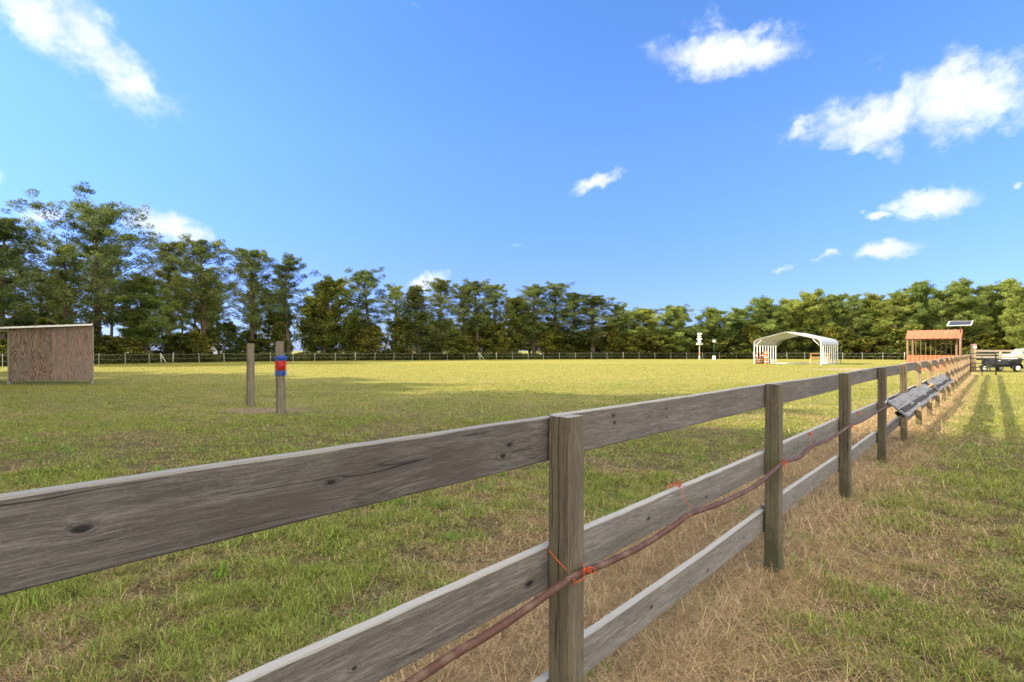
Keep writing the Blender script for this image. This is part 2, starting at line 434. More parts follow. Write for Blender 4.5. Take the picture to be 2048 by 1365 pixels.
# ------------------------------------------------------------------ grass blades
def leafmat(name, trans=.35, rough=.6, obj_var=False):
    m, t, b = new_mat(name)
    at = t.n('ShaderNodeAttribute', attribute_name='tint')
    col = at.outputs['Color']
    if obj_var:
        oi = t.n('ShaderNodeObjectInfo')
        col = t.mix(1.0, col, t.mix(oi.outputs['Random'], (.78,.86,.9), (1.22,1.12,.95)), 'MULTIPLY')
    t.put(b.inputs['Base Color'], col); b.inputs['Roughness'].default_value = rough
    b.inputs['Specular IOR Level'].default_value = .2
    tr = t.n('ShaderNodeBsdfTranslucent'); t.put(tr.inputs[0], t.mix(1.0, col, (1.25,1.2,.6), 'MULTIPLY'))
    mx = t.n('ShaderNodeMixShader'); mx.inputs[0].default_value = trans
    t.put(mx.inputs[1], b.outputs[0]); t.put(mx.inputs[2], tr.outputs[0]); t.put(t.out.inputs[0], mx.outputs[0])
    return m
M_BLADE = leafmat('grass_blade', .3, .7)
rng = np.random.default_rng(5)
def blades(x, y, L, W, flat, cols, seg=1):
    """L length, W width, flat 0 upright..1 lying; returns V, F(tris), C"""
    n = len(x); z = hgt(x, y)
    az_ = rng.uniform(0, 2*np.pi, n); lean = np.clip(flat + rng.normal(0, .22, n), 0, 1.05)*np.pi/2
    dx, dy = np.cos(az_), np.sin(az_)
    px_, py_ = -dy, dx
    fz = rng.uniform(0, 2*np.pi, n); 
    wv = np.stack([px_, py_, np.zeros(n)], 1) * (W/2)[:,None]
    base = np.stack([x, y, z + rng.uniform(-.003, .012, n)], 1)
    d1_ = np.stack([dx*np.sin(lean*.9), dy*np.sin(lean*.9), np.cos(lean*.9)], 1)
    l2 = np.minimum(lean*1.5 + .15, 1.75)
    d2_ = np.stack([dx*np.sin(l2), dy*np.sin(l2), np.cos(l2)], 1)
    midp = base + d1_*(L*.55)[:,None]; tip = midp + d2_*(L*.45)[:,None]
    tip[:,2] = np.maximum(tip[:,2], z + .003)
    if seg == 2:
        V = np.stack([base - wv, base + wv, midp - wv*.8, midp + wv*.8, tip], 1).reshape(-1,3)
        k = np.arange(n)[:,None]*5
        Fc = np.concatenate([k+np.array([[0,1,3]]), k+np.array([[0,3,2]]), k+np.array([[2,3,4]])])
        C = np.repeat(cols, 5, 0)
    else:
        V = np.stack([base - wv, base + wv, tip], 1).reshape(-1,3)
        Fc = np.arange(n)[:,None]*3 + np.array([[0,1,2]]); C = np.repeat(cols, 3, 0)
    return V, Fc, C
def sample(ylo, yhi, n, marg=1.12):
    # uniform over the wedge the camera sees, with a margin
    y = np.sqrt(rng.uniform(ylo**2, yhi**2, n)); x = rng.uniform(-1, 1, n)*(y*.975*marg + .5)
    return x, y
def grass_cols(x, y, dry):
    n = len(x); g1_ = np.array([.12,.175,.028]); g2_ = np.array([.38,.395,.09]); s1 = np.array([.16,.095,.045]); s2 = np.array([.76,.57,.33])
    k = rng.uniform(0, 1, (n,1)); k2 = rng.uniform(0, 1, (n,1))**1.3
    gr = g1_*(1-k) + g2_*k; st = s1*(1-k2) + s2*k2; vf = np.clip(1 - (y-12)/30, .92, 1)[:,None]*rng.choice([.55,.8,1.,1.15], (n,1))
    br = np.array([.26,.44,.05])
    isb = (rng.uniform(0,1,n) < .06)[:,None]
    gr = np.where(isb, br, gr)*vf; st = st*vf
    isd = (rng.uniform(0, 1, n) < dry)[:,None]
    return np.where(isd, st, gr), isd[:,0]
VV, FF, CC = [], [], []; base_i = 0
def push(V, Fc, C):
    global base_i
    VV.append(V); FF.append(Fc + base_i); CC.append(C); base_i += len(V)
def patchdry(x, y):
    rt = np.clip(perp(x, y), 0, 1)
    a = fbm(x*.9+30, y*.9, 4, 51); b_ = fbm(x*3.1, y*3.1, 3, 77)
    right = np.clip(perp(x, y)-.3, 0, 1)
    return np.clip((a*.6+b_*.4 - .5)*(2.9 - 1.2*rt) + .53 + .05*np.clip((7-y)/4,0,1) - .22*np.clip((y-6)/5,0,1), .06, .93)
def band(ylo, yhi, n, L, W, seg):
    x, y = sample(ylo, yhi, n)
    q = np.sqrt(((x+6.1)/1.1)**2 + ((y-13.1)/.65)**2) + (fbm(x*3,y*3,3,4)-.5)*1.1
    k_ = (q > .95) | (rng.uniform(0,1,len(x)) < .12); x, y = x[k_], y[k_]
    s = straw_mask(x, y); dry = np.maximum(patchdry(x, y), s*.985)
    hid = np.abs(perp(x, y)) < 0.0
    dn = fbm(x*6+9, y*6, 3, 91); k_ = rng.uniform(0,1,len(x)) < np.clip(.25 + (dn-.36)*4.2, .12, 1); x, y, s, dry = x[k_], y[k_], s[k_], dry[k_]
    c, isd = grass_cols(x, y, dry)
    fy = np.clip((y-12)/25, 0, 1)[:,None]; c = c*(1-fy*.6) + np.array([.265,.265,.055])*rng.uniform(.6,1.2,(len(x),1))*fy*.6
    tuft = fbm(x*5, y*5, 2, 11)
    Ln = L*(.35 + 1.6*tuft**1.5)*rng.uniform(.5, 1.6, len(x)); Ln = np.where(isd, Ln*1.15, Ln)
    Wn = W*rng.uniform(.6, 1.3, len(x)); Wn = np.where(isd, Wn*.5, Wn*.85)
    flat = np.where(isd, .88, .60) + .1*s
    push(*blades(x, y, Ln, Wn, flat, c, seg))
band(1.9, 3.6, 420000, .052, .0042, 2)
band(3.6, 6.5, 560000, .055, .0055, 2)
band(6.5, 12, 420000, .06, .009, 1)
band(12, 24, 260000, .07, .018, 1)
band(24, 60, 160000, .085, .045, 1)
# long pale stalks lying in the dry strip and loose in the mown grass
def stalks(n, ylo, yhi, W):
    y = rng.uniform(ylo, yhi, n); p = rng.normal(-.45, .45, n)
    x = X0 + (p - y*NY)/NX
    k = rng.uniform(0,1,(n,1)); c = (np.array([.30,.19,.09])*(1-k) + np.array([.84,.66,.40])*k)*rng.choice([.5,.8,1.0], (n,1))
    push(*blades(x, y, rng.uniform(.08, .26, n), W*rng.uniform(.6,1.3,n), np.full(n, .95), c, 2))
stalks(75000, .5, 4, .0019); stalks(60000, 4, 8, .003); stalks(30000, 8, 20, .006)
n = 2500; x, y = sample(1.9, 9, n)
k = rng.uniform(0,1,(n,1))
push(*blades(x, y, rng.uniform(.1,.26,n), rng.uniform(.002,.004,n), np.full(n,.9), np.array([.34,.25,.14])*(1-k)+np.array([.6,.5,.3])*k, 2))
# broad green weeds in little rosettes
for cx_, cy_, rr, nn in [(1.0,3.1,.10,60)] + [(float(a), float(b_), float(r), 34) for a, b_, r in zip(*[*sample(2.2, 9, 90), rng.uniform(.03,.1,90)])]:
    x = cx_ + rng.normal(0, rr, nn); y = cy_ + rng.normal(0, rr, nn)
    k = rng.uniform(0,1,(nn,1))
    push(*blades(x, y, rng.uniform(.05,.12,nn), rng.uniform(.005,.010,nn), np.full(nn,.35), np.array([.09,.19,.02])*(1-k)+np.array([.2,.34,.05])*k, 2))
gm = npmesh('grass', np.concatenate(VV), np.concatenate(FF), M_BLADE, attr=np.concatenate(CC))
tag(gm, 'mown pasture grass mixed with dry straw along the board fence', 'grass', None, 'stuff')
del VV, FF, CC

# ------------------------------------------------------------------ board fence
def board(L, H, T, seed, segs=26, wob=.004, ch=.004):
    rr = random.Random(seed); mb = MB(); vs = []; ph = [rr.uniform(0, 6.28) for _ in range(6)]
    for i in range(segs+1):
        x = L*i/segs; u = x
        top = H/2 + wob*math.sin(u*2.1+ph[0])*.6 + rr.uniform(-1,1)*wob*.22
        bot = -H/2 + wob*math.sin(u*1.7+ph[1])*.6 + rr.uniform(-1,1)*wob*.22
        bow = wob*1.4*math.sin(u*1.3+ph[2]); c = ch*rr.uniform(.6,1.4)
        y0, y1 = -T/2 + bow, T/2 + bow
        vs += [(x,y0+c,bot),(x,y1-c,bot),(x,y1,bot+c),(x,y1,top-c),(x,y1-c,top),(x,y0+c,top),(x,y0,top-c),(x,y0,bot+c)]
    fs = [tuple(range(7,-1,-1)), tuple(segs*8+k for k in range(8))]
    for i in range(segs):
        for k in range(8):
            j = (k+1)%8; fs.append((i*8+k, i*8+j, i*8+8+j, i*8+8+k))
    mb.add(vs, fs); return mb
fence = thing('board_fence', 'weathered grey three-board wooden fence running from the foreground to the black gate', 'fence', (*fpos(Z1), 0), 0)
FZ = math.atan2(UY, UX)                              # rotation of the fence's local x
NPOST = 18
def place(o, x, y, z, rz=None):                      # world placement of a child of the fence empty
    o.location = (x - fence.location.x, y - fence.location.y, z)
    if rz is not None: o.rotation_euler = (0, 0, rz)
rr = random.Random(3)
post_h = {0:1.27, 1:1.272, 2:1.272, 3:1.272}
for k in range(-2, NPOST+1):
    Zk = Z1 + DZ*k
    h = post_h.get(k, 1.272 + rr.uniform(-.012, .02))
    mb = MB(); s = .045; n = 14; vs = []
    tw = rr.uniform(-.05, .05) if k > 0 else 0
    for i in range(n+1):
        z = -.3 + (h+.3)*i/n; a = tw*z; q = s + rr.uniform(-.0008,.0008); c = .005
        tap = 1.0 if i < n else .94
        for (px_, py_) in ((q-c,-q),(q,-q+c),(q,q-c),(q-c,q),(-q+c,q),(-q,q-c),(-q,-q+c),(-q+c,-q)):
            px2, py2 = px_*tap, py_*tap
            vs.append((px2*math.cos(a)-py2*math.sin(a), px2*math.sin(a)+py2*math.cos(a), z))
    fs = [tuple(range(7,-1,-1)), tuple(n*8+j for j in range(8))]
    for i in range(n):
        for j in range(8): fs.append((i*8+j, i*8+(j+1)%8, i*8+8+(j+1)%8, i*8+8+j))
    mb.add(vs, fs)
    o = mb.build('fence_post', M_POST if k < 4 else M_POST_LIT, fence)
    x, y = fpos(Zk); place(o, x, y, 0, FZ + rr.uniform(-.02,.02))
    if k > 0: o.rotation_euler.x = rr.uniform(-.006,.006)
# rails: nailed to the pasture side of the posts
RT = .036; DOFF = -(.045 + RT/2 + .002)
M_R_top0 = wood('rail_wood_knotted', dark=(.03,.027,.026), mid=(.076,.068,.061), light=(.175,.16,.147), crack=True, top_lift=.45, stain=(.05,.04,.034), knots=[(1.064,.004,.015),(1.517,-.002,.012),(2.13,.004,.013),(2.10,-.028,.017)])
M_R_top1 = wood('rail_wood_dark_knots', **GREYW, top_lift=.7, stain=(.10,.08,.068), knots=[(.447,.04,.015),(.455,.01,.014),(.91,.03,.010),(.915,-.01,.008),(1.563,.02,.009)])
M_R_mid0 = wood('rail_wood_curly', **GREYW, top_lift=.7, knots=[(1.575,-.01,.010),(2.224,-.02,.018)])
M_R_mid1 = wood('rail_wood_pale', dark=(.05,.044,.039), mid=(.14,.129,.118), light=(.265,.248,.23), top_lift=.7, knots=[(.74,.0,.015),(1.377,-.033,.014),(1.95,-.012,.010)])
LOW = {-1:(.29), 0:.35, 1:.372, 2:.36, 3:.34}
for k in range(-2, NPOST):
    for lev, (zc, H) in enumerate(((LOW.get(k, .33 + rr.uniform(-.03,.03)), .142), (.742, .15), (1.19, .152))):
        if k > 2 and lev: zc += rr.uniform(-.012, .008)
        L = SP - .006
        mb = board(L, H, RT, 100*k + lev + 7, wob=.004 if lev else .006)
        mat = M_RAIL
        if k == -1: mat = (M_RAIL, M_R_mid0, M_R_top0)[lev]
        if k == 0: mat = (M_R_mid1, M_R_mid1, M_R_top1)[lev]
        if k in (1, 2) and lev < 2: mat = M_R_mid1
        o = mb.build('rail', mat, fence)
        x, y = fpos(Z1 + DZ*k, DOFF)
        place(o, x + UX*.003, y + UY*.003, zc, FZ)
        o.rotation_euler.y = rr.uniform(-.004,.004) if k > 0 else 0

# ------------------------------------------------------------------ hose tied along the fence
HP = [(700,1448),(823,1365),(910,1308),(999,1255),(1097,1187),(1150,1152),(1190,1136),(1221,1123),(1288,1090),(1350,1050),(1381,1028),(1443,1006),(1509,973),(1545,943),(1568,924),(1599,915),(1624,893),(1661,878),(1701,851),(1716,846),(1734,837),(1771,815)]
pts = [fence_px(x, y, .062) for x, y in HP]
def smooth_pts(pts, sub=5):
    out = []
    P_ = [pts[0]] + pts + [pts[-1]]
    for i in range(1, len(P_)-2):
        a, b_, c, d = P_[i-1], P_[i], P_[i+1], P_[i+2]
        for j in range(sub):
            u = j/sub
            out.append(.5*((2*b_) + (c-a)*u + (2*a-5*b_+4*c-d)*u*u + (3*b_-a-3*c+d)*u**3))
    out.append(pts[-1]); return out
# carries on beyond the boards
for k in range(5, NPOST):
    x, y = fpos(Z1 + DZ*(k-1.0), .062); pts.append(Vector((x, y, .74 + rr.uniform(-.03,.03))))
    if k % 2: x, y = fpos(Z1 + DZ*(k-.5), .062); pts.append(Vector((x, y, .70)))
mb = MB(); mb.tube(smooth_pts(pts), .0125, 10)
tag(mb.build('hose', M_HOSE), 'long brown-red hose sagging along the board fence, tied with orange twine', 'hose')
# twine ties
def twine(paths, label, knot=None):
    mb = MB(); r_ = random.Random(len(label)*7)
    for p in paths:
        mb.tube(smooth_pts([fence_px(*q) for q in p], 4), .0016, 5)
    if knot:
        kp = fence_px(*knot)
        for i in range(7):
            q = [kp]
            d = Vector((r_.uniform(-1,1), r_.uniform(-.3,.3), r_.uniform(-1,1)))*.018
            for j in range(1,6):
                q.append(kp + d*(j/3) + Vector((r_.uniform(-1,1), r_.uniform(-1,1), r_.uniform(-1,1)))*.007)
            mb.tube(q, .0015, 4)
    return tag(mb.build('baling_twine', M_TWINE), label, 'twine', 'orange twine ties on the fence')
twine([[(1095,1097,-.05),(1112,1118,.0),(1143,1151,.05),(1150,1160,.08)],[(1166,1125,.05),(1168,1138,.085),(1166,1158,.085),(1150,1166,.07)],[(1168,1138,.085),(1186,1136,.08),(1190,1148,.08),(1178,1144,.08)],[(1147,1160,.08),(1150,1172,.07),(1147,1170,.06)]],
      'bright orange twine knotted round the nearest fence post and the hose', (1172,1140,.085))
twine([[(1381,1032,.078),(1384,1020,.04),(1370,1000,.0),(1361,976,-.035),(1356,971,-.06)],[(1361,976,-.035),(1345,972,-.04),(1334,977,-.04)],[(1358,972,-.05),(1348,968,-.05),(1338,970,-.05)]],
      'orange twine looped over the middle rail between the two nearest posts', (1359,972,-.04))
twine([[(1532,903,-.05),(1548,914,0),(1562,925,.06),(1568,932,.08)],[(1568,915,.08),(1570,930,.08),(1567,945,.07),(1566,962,.06)],[(1568,930,.08),(1574,926,.08)]],
      'orange twine round the second nearest fence post with a frayed red tail', (1568,928,.08))
twine([[(1624,892,.078),(1620,880,0),(1621,868,-.04)],[(1621,868,-.04),(1618,865,-.04),(1624,866,-.04)]],
      'short orange twine tie hanging on the middle rail just past the second post', (1621,868,-.04))
twine([[(1676,838,-.05),(1690,846,0),(1702,853,.07)],[(1702,850,.08),(1706,856,.08),(1716,857,.07)]],
      'orange twine tied round the third nearest fence post', (1703,853,.08))
twine([[(1718,826,-.03),(1730,831,0),(1740,836,.07)],[(1718,826,-.03),(1716,830,-.03),(1717,823,-.03)]],
      'thin orange twine on the middle rail between the third and fourth posts', (1718,826,-.03))

# ------------------------------------------------------------------ bundles of slab boards hung on the fence
def slab(L, Wd, T, seed):
    """waney-edged board, local x along, y across, z thickness; lower (+y) edge ragged"""
    r_ = random.Random(seed); mb = MB(); n = 46; vs = []
    a = [r_.uniform(0,6.28) for _ in range(5)]
    for i in range(n+1):
        x = L*i/n
        e1 = Wd + .012*math.sin(x*2.6+a[0]) + .010*max(0,math.sin(x*9+a[1])) + .006*math.sin(x*21+a[1]) + r_.uniform(-.004,.004)
        e0 = .008*math.sin(x*4+a[2])
        zb = .010*math.sin(x*3.1+a[3]) + .004*math.sin(x*9+a[4]); zt = T*r_.uniform(.9,1.1)
        vs += [(x,e0,0),(x,e1*.5,zb*.6),(x,e1,zb*1.3),(x,e1+.004,zb*1.3+zt*.6),(x,e1*.98,zb*1.3+zt),(x,e1*.5,zb*.6+zt),(x,e0,zt)]
    k = 7; fs = [tuple(range(k-1,-1,-1)), tuple(n*k+j for j in range(k))]
    for i in range(n):
        for j in range(k): fs.append((i*k+j, i*k+(j+1)%k, i*k+k+(j+1)%k, i*k+k+j))
    mb.add(vs, fs); return mb
def bundle(Za, L, label, ztop, seed, endmat=None):
    x, y = fpos(Za, .055)
    tilt = R(40)
    t_ = thing('board_bundle', label, 'boards', (x, y, 0), FZ, 'bundles of waney boards on the fence')
    # local: x along fence, -y is camera side
    for j, (off, drop, w_, dx, ll) in enumerate(((0,-.005,.12,0,L*.97),(.05,.046,.12,.06,L*.94),(.098,.092,.14,.02,L))):
        mb = slab(ll, w_, .026, seed+j)
        o = mb.build('slab_board', M_SLAB, t_)
        o.matrix_parent_inverse = Matrix.Identity(4)
        o.location = (dx, -off, ztop - drop)
        o.rotation_euler = (R(180) - R(-0) , 0, 0)
        # rotate so that +y points outwards and down
        o.rotation_euler = (R(180-0)+tilt, 0, 0)
        mb2 = MB(); n = 30
        vs = []
        q = [Vector((ll*i/n, w_*.72 + .01*math.sin(i*1.3+j), .045+.004*math.sin(i*2.1))) for i in range(n+1)]
        mb2.tube(q, [.019+.004*math.sin(i*1.7) for i in range(n+1)], 8)
        if j == 2: bk = mb2.build('bark', M_BARK, o)
    # timber core with sawn ends
    mb = MB(); mb.box((L*.5+.01, -.115, ztop-.155), (L*.96, .10, .07), Matrix.Rotation(-tilt, 3, 'X'))
    mb.build('core_board', M_BARK, t_)
    if endmat:
        mb = MB(); mb.box((-.05, -.05, ztop-.085), (.16, .12, .04), Matrix.Rotation(-tilt, 3, 'X'), bev=.004); mb.build('sawn_end', endmat, t_)
    return t_
bundle(Z1+DZ*3+.06, 5.1, 'nearest long bundle of grey ragged-edged boards resting against the fence posts', .83, 11)
bundle(Z1+DZ*3+.06+5.6*CA, 4.9, 'farther grey bundle of ragged boards with a pale sawn end, on the fence', .85, 31, M_SLABEND)
mb = MB(); a = fence_px(1770,806,.09); b_ = fence_px(1787,785,.02); b_ = a + (b_-a).normalized()*min(.5, (b_-a).length)
mb.tube([a, (a+b_)/2 + Vector((0,0,.006)), b_], [.007,.006,.003], 6)
tag(mb.build('metal_rod', M_GALV), 'thin pale rod sticking up from the near end of the board bundle', 'rod')

# ------------------------------------------------------------------ two posts with scratching brush
def old_post(px, py, h, rad, label, seed, lean=0):
    x, y = gpx(px, py)
    t_ = thing('wooden_post', label, 'post', (x, y, 0))
    mb = MB(); r_ = random.Random(seed); n = 20; q = []; ra = []
    mb.tube([(lean*h*i/n + .004*math.sin(i), .003*math.cos(i*1.3), -.2 + (h+.2)*i/n) for i in range(n+1)],
            [rad*(1.05 - .08*i/n + r_.uniform(-.015,.015)) for i in range(n+1)], 8, smooth=False)
    o = mb.build('post_shaft', M_OLDPOST, t_, rz=.5)
    return t_
pa = old_post(501, 813, 1.69, .098, 'plain round wooden post on the left of the pair in the pasture', 5)
pb = old_post(562.5, 828, 1.72, .100, 'wooden post on the right of the pair, wearing blue and red bristle brushes', 6, -.02)
mb = MB(); mb.tube([(.02,-.095,1.5),(.05,-.11,1.5)], .008, 6); mb.build('screw_eye', M_GALV, pa)
def brush(z0, z1, mat, parent):
    mb = MB(); r_ = random.Random(int(z0*100))
    mb.tube([(-.015,0,z0+.003),(-.015,0,z1-.003)], .108, 20)
    z = z0 + .008
    while z < z1 - .004:
        for k in range(34):
            a = 2*math.pi*k/34 + r_.uniform(-.05,.05)
            c, s = math.cos(a), math.sin(a)
            rr_ = .145 + r_.uniform(-.006,.006); d = .0055
            bx, by = -.015 + c*.107, s*.107
            ex, ey = -.015 + c*rr_, s*rr_
            mb.add([(bx - s*d, by + c*d, z-d),(bx + s*d, by - c*d, z-d),(bx, by, z+d),(ex, ey, z + r_.uniform(-.004,.004))], [(0,1,3),(1,2,3),(2,0,3)])
        z += .017
    return mb.build('bristle_brush', mat, parent)
kk = HC; 
def zz(py): return Z_at(py, gpx(562.5, 828)[1]-.1)
tag(brush(zz(722)+.006, zz(711), M_BLUE, pb), 'upper blue brush')
tag(brush(zz(742)+.006, zz(722), M_RED, pb), 'red middle brush')
tag(brush(zz(752), zz(742), M_BLUE, pb), 'lower blue brush')

# ------------------------------------------------------------------ run-in shed
def ply(name, c1, c2, c3, sx=1.0):
    m, t, b = new_mat(name)
    tc = t.n('ShaderNodeTexCoord').outputs['Object']
    v = t.mapping(tc, scale=(2.4*sx, 1, .42))
    nn = t.noise(v, 1.6, 2, .45, .8)
    wv = t.math('FRACT', t.math('MULTIPLY', nn, 11.0))
    wv = t.math('ABSOLUTE', t.math('SUBTRACT', wv, .5))
    fn = t.noise(t.mapping(tc, scale=(45, 1, 3)), 1.0, 5, .7)
    col = t.ramp(t.math('ADD', t.math('MULTIPLY', wv, 1.3), t.math('MULTIPLY', t.math('SUBTRACT', fn, .5), .7)), [(.08, c1), (.35, c2), (.7, c3)])
    st = t.noise(t.mapping(tc, scale=(3, 1, .5)), 1.3, 4, .6)
    col = t.mix(t.maprange(st, .48, .68, 0, .75), col, (.155,.14,.135))
    t.put(b.inputs['Base Color'], col); b.inputs['Roughness'].default_value = .85; b.inputs['Specular IOR Level'].default_value = .2
    t.put(b.inputs['Normal'], t.bump(wv, .3, .004))
    return m
M_PLY1 = ply('plywood_brown', (.08,.055,.04), (.185,.13,.098), (.26,.195,.15))
M_PLY2 = ply('plywood_grey', (.13,.088,.066), (.225,.16,.125), (.28,.21,.17), 1.5)
SY = 23.5
sx0, sx1 = X_at(18, SY), X_at(186, SY)
shed = thing('run_in_shed', 'plywood-sided livestock shelter with a thin sloping white metal roof', 'shed', (sx0, SY, 0))
SW = sx1 - sx0
def ztop(x): return Z_at(655.5, SY) + (Z_at(649.5, SY) - Z_at(655.5, SY))*x/SW - .02
edges = [0, SW*.335, SW*.51, SW]
for i in range(3):
    a, b_ = edges[i] + (.002 if i else 0), edges[i+1]-.002
    mb = MB(); zb = .165 - .03*(i==0); y0, y1 = -.012 - .0*i, .006
    vs = [(a,y0,zb),(b_,y0,zb+.01),(b_,y0,ztop(b_)),(a,y0,ztop(a)),(a,y1,zb),(b_,y1,zb+.01),(b_,y1,ztop(b_)),(a,y1,ztop(a))]
    mb.add(vs, [(0,1,2,3),(5,4,7,6),(4,0,3,7),(1,5,6,2),(3,2,6,7),(4,5,1,0)])
    tag(mb.build('plywood_panel', M_PLY2 if i == 2 else M_PLY1, shed), 'greyer plywood panel' if i == 2 else 'brown wavy-grained plywood panel')
M_SHEDP = wood('shed_post_wood', dark=(.13,.12,.09), mid=(.26,.25,.19), light=(.36,.35,.28), axis='z')
for (x, y, h) in ((-.045,.06,ztop(0)-.02),(SW-.11,.085,ztop(SW)-.06),(SW-.92,1.0,ztop(SW-1)-.1),(-1.2,1.5,ztop(-1.2)-.15),(-3.4,.06,ztop(-3.4)-.03)):
    mb = MB(); mb.box((x, y, h/2 - .05), (.09,.09,h+.1), bev=.005); mb.build('corner_post', M_SHEDP, shed)
mb = MB()
def roofp(x, y, dz): return (x - .9*max(y,0), y, ztop(x) - .06*y + dz)
n = 60; vs = []
for i in range(n+1):
    x = -3.9 + (SW+.12+3.9)*i/n; dz = .012*(1 if i % 3 == 0 else 0)
    vs += [roofp(x,-.16,.02+dz), roofp(x,1.7,.02+dz), roofp(x,1.7,-.0+dz), roofp(x,-.16,-.0+dz)]
fs = []
for i in range(n):
    for k in range(4): fs.append((i*4+k, i*4+(k+1)%4, i*4+4+(k+1)%4, i*4+4+k))
fs += [(3,2,1,0), tuple(n*4+k for k in range(4))]
mb.add([(a, b_, c+.012) for a, b_, c in vs], fs); mb.build('roof_sheet', M_WHITEM, shed)
mb = MB(); quad = [(-3.9,-.175,ztop(-3.9)-.03),(SW+.1,-.175,ztop(SW)-.03),(SW+.1,-.175,ztop(SW)+.045),(-3.9,-.175,ztop(-3.9)+.045)]; mb.add(quad + [(a,b_+.012,c) for a,b_,c in quad], [(0,1,2,3),(7,6,5,4)] + [(i,i+4,(i+1)%4+4,(i+1)%4) for i in range(4)]); mb.build('fascia', M_WHITEM, shed)
for y in (.04, 1.5):
    mb = MB(); mb.tube([(-4.2, y, ztop(-3.6)-.06*max(y,0)-.065), (-.1-.9*y, y, ztop(-.1)-.06*max(y,0)-.065)], .05, 4, smooth=False)
    mb.build('roof_beam', M_SHEDP, shed)

# ------------------------------------------------------------------ perimeter fence round the pasture
FP = [(-60,735.2),(0,734.6),(200,729.6),(330,726.4),(500,724.0),(700,722.0),(850,720.8),(1000,719.6),(1100,719.0),(1250,718.7),(1400,718.6),(1600,718.9),(1740,719.6),(1815,720.3)]
loop = [gpx(a, b_) for a, b_ in FP]
loop.insert(0, (-46.5, 30)); loop.insert(0, (-45, 12))
per = thing('pasture_fence', 'thin white two-strand electric tape fence along the far edge of the pasture', 'fence', (*loop[2], 0))
def walk(poly, step):
    out = []; acc = 0
    for (a, b_) in zip(poly[:-1], poly[1:]):
        a = Vector(a); b_ = Vector(b_); L = (b_-a).length; s = step - acc if acc else 0
        while s < L: out.append(a + (b_-a)*(s/L)); s += step
        acc = (L - (s - step))
    return out
stops = walk(loop, 2.9)[:96]
po = []
for i, p in enumerate(stops):
    mb = MB(); big_ = i % 8 == 3; h = 1.28 if big_ else 1.12
    if big_: mb.tube([(0,0,-.1),(.01,0,h)], [.075,.07], 8)
    else:
        mb.box((0,0,h/2), (.04,.04,h), bev=.006); mb.box((0,0,h+.03), (.08,.08,.07), bev=.01)
    o = mb.build('fence_post', M_DPOST if big_ else M_FPOST, per)
    o.location = (p.x - per.location.x, p.y - per.location.y, 0); o.rotation_euler = (R(rr.uniform(-3,3)), R(rr.uniform(-3,3)), 0)
    po.append(p)
for z, r_ in ((1.08,.013),(.55,.010)):
    mb = MB(); q = []
    for i, p in enumerate(po):
        q.append((p.x-per.location.x, p.y-per.location.y, z + rr.uniform(-.02,.02)))
        if i < len(po)-1:
            n_ = po[i+1]; mdp = (p+n_)/2; q.append((mdp.x-per.location.x, mdp.y-per.location.y, z - .04))
    mb.tube(q, r_, 4); mb.build('fence_tape', M_FWIRE, per)
# a leaning brace on the far side
for (px, pa_, pb_) in ((963, 712, 721), (327, 714, 727)):
    Yb = gpx(px, 720 if px > 500 else 727)[1] - .4
    mb = MB(); mb.tube([(X_at(px-6,Yb),Yb,1.15),(X_at(px+6,Yb),Yb,0)], .045, 6)
    mb.tube([(X_at(px-4,Yb),Yb,0),(X_at(px-6,Yb),Yb,1.2)], .05, 6)
    tag(mb.build('brace_post', M_FPOST), 'leaning pale brace post at the ' + ('middle' if px > 500 else 'left') + ' of the far pasture fence', 'post')

# ------------------------------------------------------------------ carport
A = Vector((27.7, 60.0)); wdir = Vector((NX, NY)); ddir = Vector((UX, UY)); CW, CLn = 6.7, 8.0
car = thing('metal_carport', 'open white metal carport with rounded eaves and many slim legs', 'carport', (A.x, A.y, 0), math.atan2(wdir.y, wdir.x))
EH, RH = 2.2, 3.55
def profile(off=0.0):
    pts_ = []
    r0 = .55
    pts_.append((-.02-off, EH-.05))
    for k in range(7):
        t0 = math.pi - k*(math.pi/2 - .38)/6
        pts_.append((r0 + (r0+off)*math.cos(t0)-.02, EH + .1 + (r0+off)*math.sin(t0)*.9))
    pts_.append((CW/2, RH+off))
    L_ = [(x, z) for x, z in pts_]
    return L_ + [(CW-x, z) for x, z in reversed(L_[:-1])]
pr = profile(.05)
for k in range(9):
    y = CLn*k/8
    pi = profile(-.02)
    mb = MB(); mb.tube([(x, y, z) for x, z in pi], .045, 6); mb.build('roof_bow', M_WHITEM, car)
    for x in (0, CW):
        mb = MB(); mb.box((x, y, EH/2), (.08,.08,EH+.1), bev=.006); mb.build('leg', M_WHITEM, car)
    for sgn, x in ((1, 0), (-1, CW)):
        mb = MB(); mb.tube([(x, y, EH-.3), (x+sgn*.75, y, EH+.52)], .028, 6); mb.build('knee_brace', M_WHITEM, car)
mb = MB(); n = 96; vs = []; m_ = len(pr)
pin = profile(.03)
for i in range(n+1):
    y = -.15 + (CLn+.3)*i/n; dz = .018 if i % 4 == 0 else 0
    vs += [(x, y, z+dz) for x, z in pr] + [(x, y, z+dz) for x, z in reversed(pin)]
k2 = 2*m_; fs = []
for i in range(n):
    for k in range(k2): fs.append((i*k2+k, i*k2+(k+1)%k2, (i+1)*k2+(k+1)%k2, (i+1)*k2+k))
for i in (0, n):
    for k in range(m_-1): fs.append((i*k2+k, i*k2+k+1, i*k2+k2-2-k, i*k2+k2-1-k))
mb.add(vs, fs); mb.build('roof_sheet', plain('carport_roof', (.42,.45,.48), .35, .2, var=.03), car)
for x in (0, CW):
    mb = MB(); mb.box((x, CLn/2, .06), (.1, CLn, .09)); mb.build('base_rail', M_GALV, car)
